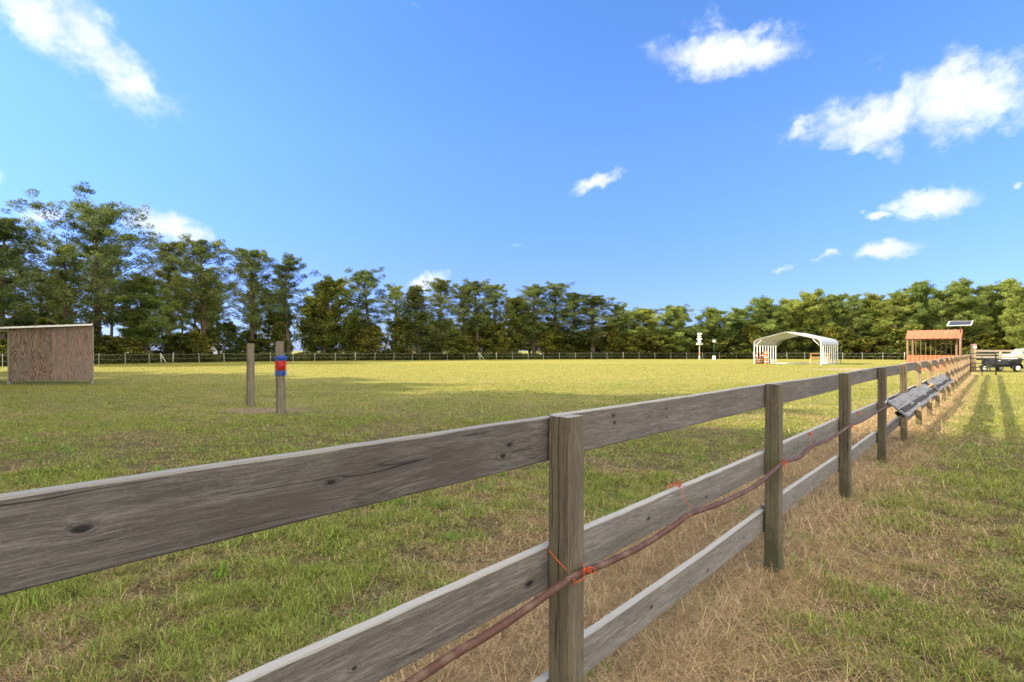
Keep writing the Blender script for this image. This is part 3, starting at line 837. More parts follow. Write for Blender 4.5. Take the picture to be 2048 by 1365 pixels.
# gravel pad
def pad(name, cx, cy, rx, ry, rot, mat, label, z=.03, seed=1):
    r_ = random.Random(seed); mb = MB(); n = 48; vs = [(0,0,z)]
    for k in range(n):
        a = 2*math.pi*k/n; q = 1 + .12*math.sin(3*a+seed) + .07*math.sin(7*a+2*seed) + r_.uniform(-.04,.04)
        vs.append((rx*q*math.cos(a), ry*q*math.sin(a), z*.7))
    for k in range(n):
        a = 2*math.pi*k/n; v_ = vs[1+k]; vs.append((v_[0]*1.04, v_[1]*1.04, -.05))
    fs = [(0, 1+k, 1+(k+1)%n) for k in range(n)] + [(1+k, 1+n+k, 1+n+(k+1)%n, 1+(k+1)%n) for k in range(n)]
    mb.add(vs, fs, True); return tag(mb.build(name, mat, None, (cx, cy, 0), rot), label, None, None, 'structure')
gx_, gy_ = gpx(1590, 727.5)
pad('gravel', gx_, gy_+.5, 4.0, 1.5, .15, plain('white_gravel', (.7,.68,.64), .9, var=.2, scale=3), 'pale gravel spread under the carport', .06)
# things under the carport
M_REDP = plain('red_paint', (.24,.075,.04), .6, var=.25)
M_ORNP = plain('orange_paint', (.5,.2,.09), .6, var=.15)
def upright(px, base, Y, h, label):
    x = X_at(px, Y); t_ = thing('jump_standard', label, 'jump stand', (x, Y, 0), FZ, 'red jump stands under the carport')
    mb = MB(); mb.box((0,0,h/2), (.13,.13,h), bev=.01); mb.build('upright', M_REDP, t_)
    for z in (.25,.6,.95,1.25):
        if z < h-.1:
            mb = MB(); mb.box((0,0,z), (.145,.145,.1)); mb.build('white_band', M_WHITEM, t_)
    for s in (-1,1):
        mb = MB(); mb.tube([(s*.45,0,.04),(0,0,.4)], .045, 6); mb.tube([(-.5*s,-.3,.03),(s*.0,.0,.05)], .04, 6); mb.build('foot', M_REDP, t_)
    return t_
for i, (px, h, lb) in enumerate(((1513,1.3,'leftmost red and white banded jump stand by the first carport leg'),(1521,1.2,'second red jump stand from the left under the carport'),(1526,1.35,'third red jump stand from the left under the carport'))):
    upright(px, 727, 60.5+.2*i, h, lb)
x = X_at(1532, 60); t_ = thing('barrel_stack', 'tall stack of orange-red drums beneath the left side of the carport', 'barrels', (x, 60, 0))
for k in range(3):
    z0 = k*.5; mb = MB(); mb.tube([(0,0,z0),(0,0,z0+.02),(0,0,z0+.16),(0,0,z0+.18),(0,0,z0+.2),(0,0,z0+.33),(0,0,z0+.46),(0,0,z0+.48)], [.2,.215,.205,.225,.205,.215,.205,.2], 16)
    mb.build('drum', M_ORNP, t_)
    mb = MB(); mb.tube([(0,0,z0+.20),(0,0,z0+.26)], .222, 16); mb.build('white_band', M_WHITEM, t_)
t_ = thing('pole_rack', 'low red pole grid lying beside the jump stands under the carport', 'poles', (X_at(1511,60.5), 60.3, 0), .2)
for z in (.12, .38, .62):
    mb = MB(); mb.tube([(0,0,z),(2.0,.3,z)], .05, 8); mb.build('pole', M_REDP, t_)
for xx in (0, 1.0, 2.0):
    mb = MB(); mb.box((xx, .15*xx, .36), (.07,.07,.72)); mb.build('rack_post', M_REDP, t_)
# orange wooden frame
Yb = 58.5; x0, x1 = X_at(1621.5, Yb), X_at(1655.5, Yb)
t_ = thing('pole_hurdle', 'orange wooden two-rail frame standing at the right side of the carport', 'frame', (x0, Yb, 0))
for x in (0, x1-x0):
    mb = MB(); mb.box((x,0,.62), (.13,.13,1.26), bev=.01); mb.build('frame_post', M_ORANGEW, t_)
for z, hh_ in ((1.2,.12),(.72,.2)):
    mb = MB(); mb.box(((x1-x0)/2,-.09,z), (x1-x0+.12,.045,hh_), bev=.006); mb.build('frame_rail', M_ORANGEW, t_)
mb = MB(); mb.box(((x1-x0)/2,.0,.05), (x1-x0+.1,.12,.08)); mb.build('ground_rail', M_ORANGEW, t_)
# green pipe panel to the right of the carport
Yb = 60; t_ = thing('pipe_panel', 'dark green pipe corral panel beside the carport on its right', 'panel', (X_at(1658,Yb), Yb, 0))
M_GREENP = plain('green_pipe', (.03,.08,.045), .5)
for i in range(4):
    mb = MB(); mb.tube([(i*.45,0,0),(i*.45,0,2.0 if i in (1,3) else 1.45)], .028, 6); mb.build('upright', M_GREENP, t_)
for z in (.45,.9,1.35):
    mb = MB(); mb.tube([(0,0,z),(1.35,0,z)], .022, 6); mb.build('pipe_rail', M_GREENP, t_)

# ------------------------------------------------------------------ gourd rack pole and lamp-like bird box
Yg = gpx(1399, 720)[1]; x = X_at(1399, Yg)
t_ = thing('gourd_pole', 'tall white pole carrying a cluster of white hanging bird gourds, orange band low down', 'bird house pole', (x, Yg, 0))
mb = MB(); mb.tube([(0,0,0),(0,0,Z_at(666,Yg))], [.075,.05], 10); mb.build('pole', M_FPOST, t_)
mb = MB(); mb.tube([(0,0,.75),(0,0,1.25)], .10, 10); mb.build('orange_band', M_ORNP, t_)
mb = MB(); mb.box((0,0,.36), (.2,.2,.72), bev=.02); mb.build('base_box', M_FPOST, t_)
r_ = random.Random(4)
for k, (z, rad) in enumerate([(Z_at(686,Yg),.42),(Z_at(681,Yg),.2),(Z_at(676,Yg),.36),(Z_at(671,Yg),.2),(Z_at(666,Yg),.34)]):
    mb = MB()
    for j in range(2):
        a = k*.9 + j*math.pi/2; mb.tube([(-rad*math.cos(a),-rad*math.sin(a)*.6,z),(rad*math.cos(a),rad*math.sin(a)*.6,z)], .02, 5)
    mb.build('rack_arm', M_GALV, t_)
    for j in range(4):
        a = k*.9 + j*math.pi/2; gxx, gyy = rad*math.cos(a), rad*math.sin(a)*.6
        mb = MB(); q = [(gxx,gyy,z-.02-.36*i/8) for i in range(9)]
        mb.tube(q, [.015,.025,.045,.075,.10,.115,.105,.08,.03], 10); mb.build('gourd', M_WHITEM, t_)
Yg = gpx(1428, 720)[1]; x = X_at(1428, Yg)
t_ = thing('bird_box_pole', 'thin green pole with a small white bird box on top and a white base', 'bird house pole', (x, Yg, 0))
mb = MB(); mb.tube([(0,0,0),(0,0,Z_at(685,Yg))], .045, 8); mb.build('pole', M_GREENP, t_)
mb = MB(); mb.box((0,0,Z_at(683,Yg)), (.42,.32,.36), bev=.02); mb.build('bird_box', M_WHITEM, t_)
mb = MB(); zt = Z_at(683,Yg)+.18
mb.add([(-.28,-.22,zt),(.28,-.22,zt),(.28,.22,zt),(-.28,.22,zt),(-.28,0,zt+.22),(.28,0,zt+.22)], [(0,1,5,4),(2,3,4,5),(0,4,3),(1,2,5),(3,2,1,0)]); mb.build('box_roof', M_GREENP, t_)
mb = MB(); mb.box((0,0,.33), (.42,.36,.66), bev=.02); mb.build('base_box', M_WHITEM, t_)

# ------------------------------------------------------------------ rusty roofed shelter
YS = 39.2; xs0 = X_at(1815, YS); WS = 3.0
M_RUST = plain('rusty_sheet', (.38,.105,.05), .7, var=.22, scale=2.5, dirt=(.38,.14,.07))
M_BRN = plain('brown_timber', (.20,.12,.08), .85, var=.3)
sh = thing('feed_shelter', 'small pasture shelter with a rust-orange sheet roof and a low rusty front panel', 'shelter', (xs0, YS, 0), math.atan2(NY, NX))
for (x, y, h) in ((0,0,2.45),(WS,0,2.45),(.1,2.3,2.6),(WS-.05,2.3,2.6),(WS-.22,.35,2.5)):
    mb = MB(); mb.box((x,y,h/2), (.12,.12,h), bev=.01); mb.build('corner_post', M_BRN, sh)
for k in range(9):
    mb = MB(); x = .3 + (WS-.6)*k/8; mb.tube([(x,2.3,.2),(x,2.3,2.62)], .022, 5); mb.build('bar', M_BRN, sh)
z0, z1 = 2.38, 3.02
def corr(mb, x0, x1, ya, za, yb, zb, waves, amp=.03, T=.012):
    n = waves*8; vs = []
    for i in range(n+1):
        x = x0 + (x1-x0)*i/n; ph = (i % 8)/8; d = amp*(1 if ph < .13 else 0)
        vs += [(x,ya,za+d),(x,yb,zb+d),(x,yb,zb+d-T),(x,ya,za+d-T)]
    fs = [(3,2,1,0), tuple(n*4+k for k in range(4))]
    for i in range(n):
        for k in range(4): fs.append((i*4+k, i*4+(k+1)%4, i*4+4+(k+1)%4, i*4+4+k))
    mb.add(vs, fs)
mb = MB(); corr(mb, -.10, WS+.08, -.2, z0, 1.1, z1, 8); mb.build('roof_sheet', M_RUST, sh)
mb = MB(); corr(mb, -.10, WS+.08, 1.11, z1-.004, 2.5, z1-.35, 8); mb.build('roof_sheet', M_RUST, sh)
for (ya) in (-.02, 2.38):
    mb = MB(); mb.box((WS/2, ya, 2.38), (WS+.1,.09,.14)); mb.build('roof_beam', M_BRN, sh)
mb = MB()
n = 64; vs = []
for i in range(n+1):
    x = -.05 + (WS+.1)*i/n; d = .025*math.sin(i*1.2)
    vs += [(x,-.1+d,.05),(x,-.1+d,1.17+.012*math.sin(i*.4)),(x,-.075+d,1.17+.012*math.sin(i*.4)),(x,-.075+d,.05)]
fs = [(3,2,1,0), tuple(n*4+k for k in range(4))]
for i in range(n):
    for k in range(4): fs.append((i*4+k, i*4+(k+1)%4, i*4+4+(k+1)%4, i*4+4+k))
mb.add(vs, fs); mb.build('front_panel', M_RUST, sh)

# ------------------------------------------------------------------ solar panel on its pole
YP = 36.5; xp = X_at(1921, YP)
t_ = thing('solar_panel', 'tilted solar panel with a white frame on a brown pole above the rusty shelter', 'solar panel', (xp, YP, 0))
mb = MB(); mb.tube([(0,0,0),(0,0,Z_at(650,YP))], .05, 8); mb.build('pole', M_BRN, t_)
def ppt(px, py, dy): Y_ = YP+dy; return Vector((X_at(px,Y_)-xp, dy, Z_at(py,Y_)))
c = [ppt(1893,652,-.25), ppt(1943,650.5,-.25), ppt(1947,642,.45), ppt(1898,643,.45)]
nrm = (c[1]-c[0]).cross(c[3]-c[0]).normalized()
def quadslab(mb, q, T):
    vs = list(q) + [p - nrm*T for p in q]
    mb.add(vs, [(0,1,2,3),(7,6,5,4)] + [(i, i+4, (i+1)%4+4, (i+1)%4) for i in range(4)])
mb = MB(); quadslab(mb, c, .04); mb.build('panel_frame', M_WHITEM, t_)
ctr = sum(c, Vector())/4
ci = [ctr + (p-ctr)*Vector((1,1,1)).x*.90 + nrm*.006 for p in c]
ms, ts, bs = new_mat('solar_cells'); tco = ts.n('ShaderNodeTexCoord').outputs['Object']
br = ts.n('ShaderNodeTexBrick'); br.offset = 0; br.inputs['Scale'].default_value = 6; ts.put(br.inputs[0], tco)
br.inputs['Color1'].default_value = (.02,.024,.04,1); br.inputs['Color2'].default_value = (.026,.03,.048,1); br.inputs['Mortar'].default_value = (.12,.13,.16,1); br.inputs['Mortar Size'].default_value = .015
ts.put(bs.inputs['Base Color'], br.outputs[0]); bs.inputs['Roughness'].default_value = .5; bs.inputs['Specular IOR Level'].default_value = .2
mb = MB(); quadslab(mb, ci, .004); mb.build('solar_cells', ms, t_)
mb = MB(); mb.tube([(0,0,Z_at(655,YP)),tuple(ctr - nrm*.05)], .03, 6); mb.build('bracket', M_GALV, t_)

# ------------------------------------------------------------------ gate
YG = 31.0; xg0, xg1 = X_at(1941, YG), X_at(1992, YG)
gt = thing('tube_gate', 'dark tubular five-bar farm gate standing open at the end of the board fence', 'gate', (xg0, YG, 0))
GW = xg1 - xg0; r0 = .12
zs = [Z_at(v, YG) for v in (707.5, 717.5, 727, 735, 743)]
mb = MB(); z0, z1 = zs[-1], zs[0]
q = [(0,0,z0),(0,0,z1)] + [(GW - r0 + r0*math.sin(a), 0, z1 - r0 + r0*math.cos(a)) for a in [k*math.pi/12 for k in range(7)]] + [(GW,0,.05)]
mb.tube(q, .032, 8); mb.build('gate_frame', M_GATE, gt)
for z in zs[1:]:
    mb = MB(); mb.tube([(0,0,z),(GW,0,z)], .024, 8); mb.build('gate_bar', M_GATE, gt)
mb = MB(); mb.box((GW*.45,0,(z0+z1)/2-.15), (.045,.02,z1-z0-.1)); mb.build('gate_brace', M_GATE, gt)
mb = MB(); mb.box((GW*.45,0,.15), (.03,.02,.3)); mb.build('gate_stop', M_GATE, gt)

# ------------------------------------------------------------------ tan gate post with sign and the farther rail fence
YF = 39.0
bf = thing('rail_fence', 'pale tan board fence behind the black trailer running out of the right edge', 'fence', (X_at(1946,YF), YF, 0))
mb = MB(); mb.tube([(0,0,0),(.02,0,Z_at(688.5,YF))], [.19,.165], 10); mb.build('gate_post', M_TAN, bf)
LFX = 12.0
for (ya, yb_) in ((700.2,704),(707.5,710.5),(712.6,717)):
    for s in range(3):
        mb = board(3.9, Z_at(ya,YF)-Z_at(yb_,YF), .04, int(ya)+s, wob=.008)
        o = mb.build('rail', M_TANX, bf); o.location = (.1 + s*3.92, -.09, (Z_at(ya,YF)+Z_at(yb_,YF))/2 + rr.uniform(-.015,.015))
for s in range(1,7):
    mb = MB(); mb.box((s*1.96+.1,0,.75), (.12,.12,1.5), bev=.01); mb.build('fence_post', M_TANX, bf)
mb = MB(); mb.box((0,0,0), (.26,.012,.32)); sg = mb.build('notice', None, None)
msg, tsg, bsg = new_mat('notice_print'); tco = tsg.n('ShaderNodeTexCoord').outputs['Object']
spx = tsg.n('ShaderNodeSeparateXYZ'); tsg.put(spx.inputs[0], tco)
cc_ = tsg.ramp(tsg.maprange(spx.outputs[2], -.16, .16), [(0,(.8,.78,.74)),(.5,(.75,.7,.66)),(.56,(.62,.25,.25)),(1,(.6,.3,.32))]); cc_.node.color_ramp.interpolation = 'CONSTANT'
tsg.put(bsg.inputs['Base Color'], cc_)
sg.data.materials.append(msg); sg.location = (X_at(1950.5,YF-.25), YF-.22, Z_at(693,YF))
tag(sg, 'small red and white notice nailed near the top of the tan gate post', 'sign')

# ------------------------------------------------------------------ black utility trailer
YT = 37.0; xt = X_at(1971, YT); TL = X_at(2037, YT) - xt
tr = thing('utility_trailer', 'black utility trailer with a white-rimmed wheel parked behind the gate', 'trailer', (xt, YT, 0))
def wheel(x, y, z, r_, parent):
    wh = thing('wheel', None, None); wh.parent = parent; wh.location = (x, y, z)
    wh = wh
    mb = MB(); q = []
    prof = [(-.09,.62),(-.085,.86),(-.06,.97),(0,1.0),(.06,.97),(.085,.86),(.09,.62)]
    mb.tube([(0,a,0) for a,_ in prof], [r_*b_ for _,b_ in prof], 20); mb.build('tyre', M_BLACK, wh)
    mb = MB(); mb.tube([(0,-.1,0),(0,-.094,0),(0,-.06,0)], [r_*.35,r_*.62,r_*.6], 18); mb.tube([(0,-.12,0),(0,-.09,0)], r_*.18, 10); mb.build('rim', M_WHITEM, wh)
wheel(TL-.42, -.32, .27, .27, tr); wheel(.35, .5, .25, .25, tr); wheel(TL-.42, 1.0, .27, .27, tr)
mb = MB()
zb, zt = .36, .82
vs = [(TL*.56,-.2,zb),(TL-.06,-.2,zb),(TL-.06,.95,zb),(TL*.56,.95,zb),(TL*.53,-.28,zt-.03),(TL+.02,-.28,zt+.06),(TL+.02,1.0,zt+.06),(TL*.53,1.0,zt-.03),
      (TL*.56,-.24,zt-.03),(TL-.02,-.24,zt+.06),(TL-.02,.96,zt+.06),(TL*.56,.96,zt-.03),(TL*.6,-.16,zb+.05),(TL-.1,-.16,zb+.05),(TL-.1,.9,zb+.05),(TL*.6,.9,zb+.05)]
fs = [(3,2,1,0),(0,1,5,4),(1,2,6,5),(2,3,7,6),(3,0,4,7),(4,5,9,8),(5,6,10,9),(6,7,11,10),(7,4,8,11),(8,9,13,12),(9,10,14,13),(10,11,15,14),(11,8,12,15),(12,13,14,15)]
mb.add(vs, fs); mb.build('tub', M_BLACK, tr)
mb = MB(); mb.box((TL*.79,.36,zt-.04), (TL*.42,1.15,.05)); mb.build('grey_cover', plain('grey_load', (.26,.25,.23), .8, var=.3, scale=8), tr)
mb = MB(); mb.box((TL*.30,.0,.66), (TL*.58,.62,.36), bev=.05); mb.build('toolbox', M_BLACK, tr)
mb = MB(); mb.box((TL*.30,-.0,.86), (TL*.56,.56,.06), bev=.02); mb.build('lid', M_BLACK, tr)
mb = MB(); mb.box((TL*.30,-.315,.80), (.14,.01,.05)); mb.build('badge', M_WHITEM, tr)
for y in (-.15,.5):
    mb = MB(); mb.box((TL*.45,y,.40), (TL*.9,.05,.08)); mb.build('frame_beam', M_BLACK, tr)
for x in (.12,.75):
    mb = MB(); mb.box((x,-.2,.3), (.05,.05,.5)); mb.build('support_leg', M_BLACK, tr)
mb = MB(); q = [(TL-.42+.36*math.cos(a), -.33, .27+.36*math.sin(a)) for a in [math.pi*k/10 for k in range(11)]]
vs = []; 
for p in q: vs += [(p[0],-.44,p[2]),(p[0],-.2,p[2])]
mb.add(vs + [(a,b_,c-.02) for a,b_,c in vs], [(2*i,2*i+2,2*i+3,2*i+1) for i in range(10)] + [(22+2*i,22+2*i+1,22+2*i+3,22+2*i+2) for i in range(10)] + [(2*i,22+2*i,22+2*i+2,2*i+2) for i in range(10)]); mb.build('mudguard', M_BLACK, tr)

# ------------------------------------------------------------------ white car beyond the rail fence
YC = 74.0
def car_obj(px0, px1, Y, label):
    L = 4.7; x = X_at(px0, Y)
    t_ = thing('parked_car', label, 'car', (x, Y, 0), 0)
    def side(pr_, w_, mat, nm, taper=0):
        mb = MB(); n = len(pr_)
        vs = [(a, -w_/2 + (taper if c > 1.0 else 0), c) for a, c in pr_] + [(a, w_/2 - (taper if c > 1.0 else 0), c) for a, c in pr_]
        mb.add(vs, [tuple(range(n-1,-1,-1)), tuple(range(n,2*n))] + [(i,(i+1)%n,n+(i+1)%n,n+i) for i in range(n)]); return mb.build(nm, mat, t_)
    side([(0,.35),(0,.8),(.3,.98),(1.2,1.08),(1.75,1.65),(2.2,1.75),(3.4,1.74),(4.1,1.6),(4.6,1.1),(4.7,.9),(4.7,.35)], 1.8, M_WHITEM, 'body', .12)
    side([(1.38,1.15),(1.85,1.6),(2.25,1.66),(3.4,1.65),(3.95,1.52),(4.3,1.15)], 1.83, M_BLACK, 'window', .12)
    for a in (.95, 3.75):
        for s in (-1, 1):
            mb = MB(); mb.tube([(a,s*.92,.34),(a,s*.72,.34)], .34, 16); mb.build('wheel', M_BLACK, t_)
    return t_
car_obj(2014, 2060, YC, 'white vehicle roof showing above the tan rail fence at the right edge')

# ------------------------------------------------------------------ houses glimpsed between the trunks
M_SIDING = plain('pale_siding', (.6,.6,.58), .7, var=.05); M_ROOFG = plain('grey_shingle', (.22,.22,.24), .9, var=.2)
M_GLASS = plain('dark_glass', (.03,.04,.05), .2)
def house(px0, px1, Y, wall_h, ridge, label, wall=M_SIDING, roof=M_ROOFG):
    x0, x1 = X_at(px0, Y), X_at(px1, Y); W_ = x1-x0; D = 9.0
    t_ = thing('house', label, 'house', (x0, Y, 0))
    mb = MB(); mb.box((W_/2, D/2, wall_h/2), (W_, D, wall_h)); mb.build('wall', wall, t_)
    mb = MB(); e = .5
    mb.add([(-e,-e,wall_h+.003),(W_+e,-e,wall_h+.003),(W_+e,D+e,wall_h+.003),(-e,D+e,wall_h+.003),(-e,D/2,ridge),(W_+e,D/2,ridge)],
           [(0,1,5,4),(2,3,4,5),(0,4,3),(1,2,5),(3,2,1,0)]); mb.build('roof', roof, t_)
    k = max(2, int(W_/3))
    for i in range(k):
        for z in ([1.5, 4.2] if wall_h > 4.5 else [1.5]):
            x = W_*(i+.5)/k
            mb = MB(); mb.box((x,-.03,z), (1.0,.08,1.3)); f = mb.build('window', M_WHITEM, t_)
            mb = MB(); mb.box((x,-.075,z), (.82,.02,1.12)); mb.build('pane', M_GLASS, f)
house(335, 398, 118, 3.2, 5.4, 'pale single-storey house glimpsed between trunks right of the plywood shed')
house(1085, 1215, 150, 4.6, 7.2, 'white house glimpsed low between the middle trees of the far row')
house(1735, 1795, 150, 3.4, 5.5, 'red-walled house low behind the right pines', plain('red_siding', (.35,.06,.05), .7))

# ------------------------------------------------------------------ trees
M_PINE = leafmat('pine_needles', .30, .6, True)
M_LEAF = leafmat('broad_leaves', .42, .6, True)
mtk, ttk, btk = new_mat('tree_bark'); tco = ttk.n('ShaderNodeTexCoord').outputs['Object']
nb = ttk.noise(ttk.mapping(tco, scale=(6,6,1.2)), 2.0, 6, .7)
ttk.put(btk.inputs['Base Color'], ttk.ramp(nb, [(.3,(.035,.026,.02)),(.55,(.11,.075,.055)),(.75,(.2,.13,.09))])); btk.inputs['Roughness'].default_value = .95
ttk.put(btk.inputs['Normal'], ttk.bump(nb, .8, .05)); M_TRUNK = mtk

def tree_mesh(seed, H, cb_, Rr, nbr, ncl, nleaf, ls, kind='pine', gaps=.1, lopsided=0.0, top=.9, c0=(.045,.075,.026), c1=(.145,.195,.058), hi=(.26,.25,.09), csz=1.0):
    r_ = np.random.default_rng(seed); mb = MB()
    ph = r_.uniform(0, 6.28, 4); bend = r_.uniform(.1, .45)
    def axis(z):
        u = z/H; return np.array([bend*math.sin(u*3+ph[0]), bend*math.sin(u*2.3+ph[1]), z])
    tr_ = .017*H
    q = [axis(H*i/12) for i in range(13)]
    mb.tube([Vector((*(a[:2]), a[2]-.15 if i == 0 else a[2])) for i, a in enumerate(q)], [tr_*(1.25 if i == 0 else 1.0)*(1-.88*(i/12)**1.15) for i in range(13)], 8, cap=False)
    cents = []; 
    for i in range(nbr):
        u = (i + r_.uniform(0,1))/nbr; u = u**.85
        z = H*(cb_ + (.985-cb_)*u); a = i*2.399 + r_.uniform(-.5,.5)
        if kind == 'pine': prof = math.sqrt(max(.02, 1-((u-.36)/.70)**2))*(.55+.45*min(1,u*3))
        elif kind == 'cone': prof = (1-u)**.8 + .08
        else: prof = (math.sin(math.pi*min(1,(u*.84+.14))))**.6
        L = Rr*prof*r_.uniform(.5,1.18)*(1 + lopsided*math.cos(a - ph[2]))
        if r_.uniform() < gaps: L *= .35
        rise = (r_.uniform(-.05,.5) + .45*u) if kind == 'pine' else (r_.uniform(.35,1.0) if kind == 'leaf' else r_.uniform(-.1,.25))
        p0 = axis(z - (L*.35*rise)); pts_ = [p0]
        dirv = np.array([math.cos(a), math.sin(a)])
        for k in range(1,5):
            s = k/4; a2 = a + .25*math.sin(s*3+i)
            pts_.append(p0 + np.array([math.cos(a2)*L*s, math.sin(a2)*L*s, L*rise*(s*.75 + .35*s*s) + r_.uniform(-.06,.06)*L]))
        mb.tube([Vector(p) for p in pts_], [max(.012, tr_*.26*(1-u*.6)*(1-s*.8)) for s in (0,.25,.5,.75,1)], 5, cap=False)
        for k in range(ncl):
            s = r_.uniform(.30 if kind != 'leaf' else .25, 1.05); j = min(3, int(s*4)); f_ = min(1.1, s*4 - j)
            p = pts_[j]*(1-f_) + pts_[j+1]*f_
            off = r_.normal(0, 1, 3)*np.array([.16,.16,.08])*L*(1.1 - .4*s) + np.array([0,0,.05*L])
            cents.append(np.append(p + off, r_.uniform(.55, 1.1)*csz*(.8 + .4*(1-u))))
    if kind != 'cone':
        for k in range(int(ncl*3)):
            p = axis(H*r_.uniform(.87,.96)); cents.append(np.append(p + r_.normal(0,1,3)*np.array([.8,.8,.3])*Rr*.2, .6*csz))
    if kind == 'pine': nleaf = int(nleaf*1.75)
    cents = np.array(cents); nc = len(cents); cents[:,3] *= (.86 if kind == 'pine' else 1.0)
    tone = r_.uniform(0,1,nc)**1.2
    N = nc*nleaf; ci_ = np.repeat(np.arange(nc), nleaf)
    d = r_.normal(0,1,(N,3)); d /= np.linalg.norm(d, axis=1)[:,None]; rad = r_.uniform(.25,1,N)**.6
    sc = cents[ci_,3]
    flatz = .55 if kind == 'pine' else .7
    pos = cents[ci_,:3] + d*rad[:,None]*sc[:,None]*np.array([.62,.62,flatz])
    dirl = d*.7 + r_.normal(0,.55,(N,3)) + np.array([0,0,.35]); dirl /= np.linalg.norm(dirl,axis=1)[:,None]
    sd_ = np.cross(dirl, r_.normal(0,1,(N,3))); sd_ /= np.linalg.norm(sd_,axis=1)[:,None]
    Ls = ls*r_.uniform(.6,1.4,N); Ws = Ls*(.115 if kind != 'leaf' else .36)
    a_ = pos - sd_*Ws[:,None]; b2 = pos + sd_*Ws[:,None]; c_ = pos + dirl*Ls[:,None]
    if kind == 'leaf': V_ = np.stack([pos - dirl*Ls[:,None]*.5, pos + sd_*Ws[:,None], pos + dirl*Ls[:,None]*.6, pos - sd_*Ws[:,None]],1).reshape(-1,3); F_ = np.arange(N*4).reshape(-1,4)
    else: V_ = np.stack([a_, b2, c_],1).reshape(-1,3); F_ = np.arange(N*3).reshape(-1,3)
    k_ = np.clip(tone[ci_] + r_.normal(0,.18,N), 0, 1)[:,None]
    C_ = np.array(c0)*(1-k_) + np.array(c1)*k_
    hm = (r_.uniform(0,1,N) < .12)[:,None]; C_ = np.where(hm, np.array(hi), C_)
    C_ = np.repeat(C_, F_.shape[1], 0)
    to = mb.build('trunk', M_TRUNK); co = npmesh('crown', V_, F_, M_PINE if kind != 'leaf' else M_LEAF, attr=C_)
    tm, cm = to.data, co.data
    bpy.data.objects.remove(to); bpy.data.objects.remove(co)
    return tm, cm, H, Rr
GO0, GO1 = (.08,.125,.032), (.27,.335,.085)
PINES = [tree_mesh(1, 20, .28, 4.2, 56, 7, 46, .27, gaps=.18, lopsided=.15),
         tree_mesh(2, 20, .34, 3.9, 50, 7, 46, .27, gaps=.22),
         tree_mesh(3, 20, .24, 3.6, 60, 7, 46, .27, gaps=.12),
         tree_mesh(4, 20, .38, 3.8, 44, 7, 46, .27, gaps=.2, lopsided=.2),
         tree_mesh(5, 20, .26, 3.3, 50, 7, 50, .26, gaps=.12, c0=GO0, c1=GO1)]
BIGPINE = tree_mesh(11, 20, .24, 6.8, 72, 10, 46, .28, gaps=.15, lopsided=.1)
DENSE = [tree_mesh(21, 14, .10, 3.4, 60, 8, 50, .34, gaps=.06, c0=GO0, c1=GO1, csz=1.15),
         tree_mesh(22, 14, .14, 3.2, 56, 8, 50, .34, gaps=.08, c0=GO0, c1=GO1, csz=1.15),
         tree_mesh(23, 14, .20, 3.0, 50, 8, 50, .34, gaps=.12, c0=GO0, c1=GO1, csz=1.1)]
CONE = tree_mesh(31, 14, .06, 2.8, 70, 6, 44, .30, 'cone', gaps=.05, c0=(.024,.045,.014), c1=(.07,.10,.028))
LEAFT = [tree_mesh(41, 14, .18, 3.4, 40, 10, 30, .26, 'leaf', c0=(.07,.10,.02), c1=(.20,.21,.04), hi=(.30,.24,.05)),
         tree_mesh(42, 12, .12, 3.2, 40, 10, 30, .26, 'leaf', c0=(.035,.055,.015), c1=(.10,.125,.03), hi=(.2,.2,.04))]
UNDER = [tree_mesh(51, 7, .02, 2.6, 30, 9, 30, .26, 'leaf', c0=(.035,.05,.015), c1=(.12,.14,.03), hi=(.26,.25,.05)),
         tree_mesh(52, 7, .05, 2.2, 28, 8, 28, .26, 'leaf', c0=(.05,.07,.018), c1=(.17,.18,.035), hi=(.34,.3,.06))]
tn = [0]
def tree(proto, x, y, h, wscale, label, name='pine_tree', group=None, cat='tree'):
    tm, cm, H, Rr = proto; tn[0] += 1
    t_ = thing(name, label, cat, (x, y, 0), (tn[0]*1.7) % 6.28, group)
    s = h/H; t_.scale = (wscale, wscale, s)
    for nm, me in (('trunk', tm), ('crown', cm)):
        o = bpy.data.objects.new(nm, me); COL.objects.link(o); o.parent = t_
    return t_
def rowY(px):                                        # depth of the pasture fence seen at this column
    xs_ = [a for a, _ in FP]; ys_ = [F*HC/(b_-HY) for _, b_ in FP]
    xs_ = xs_ + [1900, 2100]; ys_ = ys_ + [84, 80]
    return float(np.interp(px, xs_, ys_))
def T(px, top, wpx, proto, label, back=4.0, name='pine_tree', group=None):
    Y = rowY(px) + back; x = X_at(px, Y); h = Z_at(top + (random.Random(px).uniform(-7, 7) if px > 1250 else 0), Y)*.985
    ws = (wpx/F*Y/2)/proto[3]*(1.22 if px < 1250 else .96)
    return tree(proto, x, Y, h, ws, label, name, group)
P1,P2,P3,P4,P5 = PINES; D1,D2,D3 = DENSE; L1,L2 = LEAFT
GP = 'pines along the pasture edge'
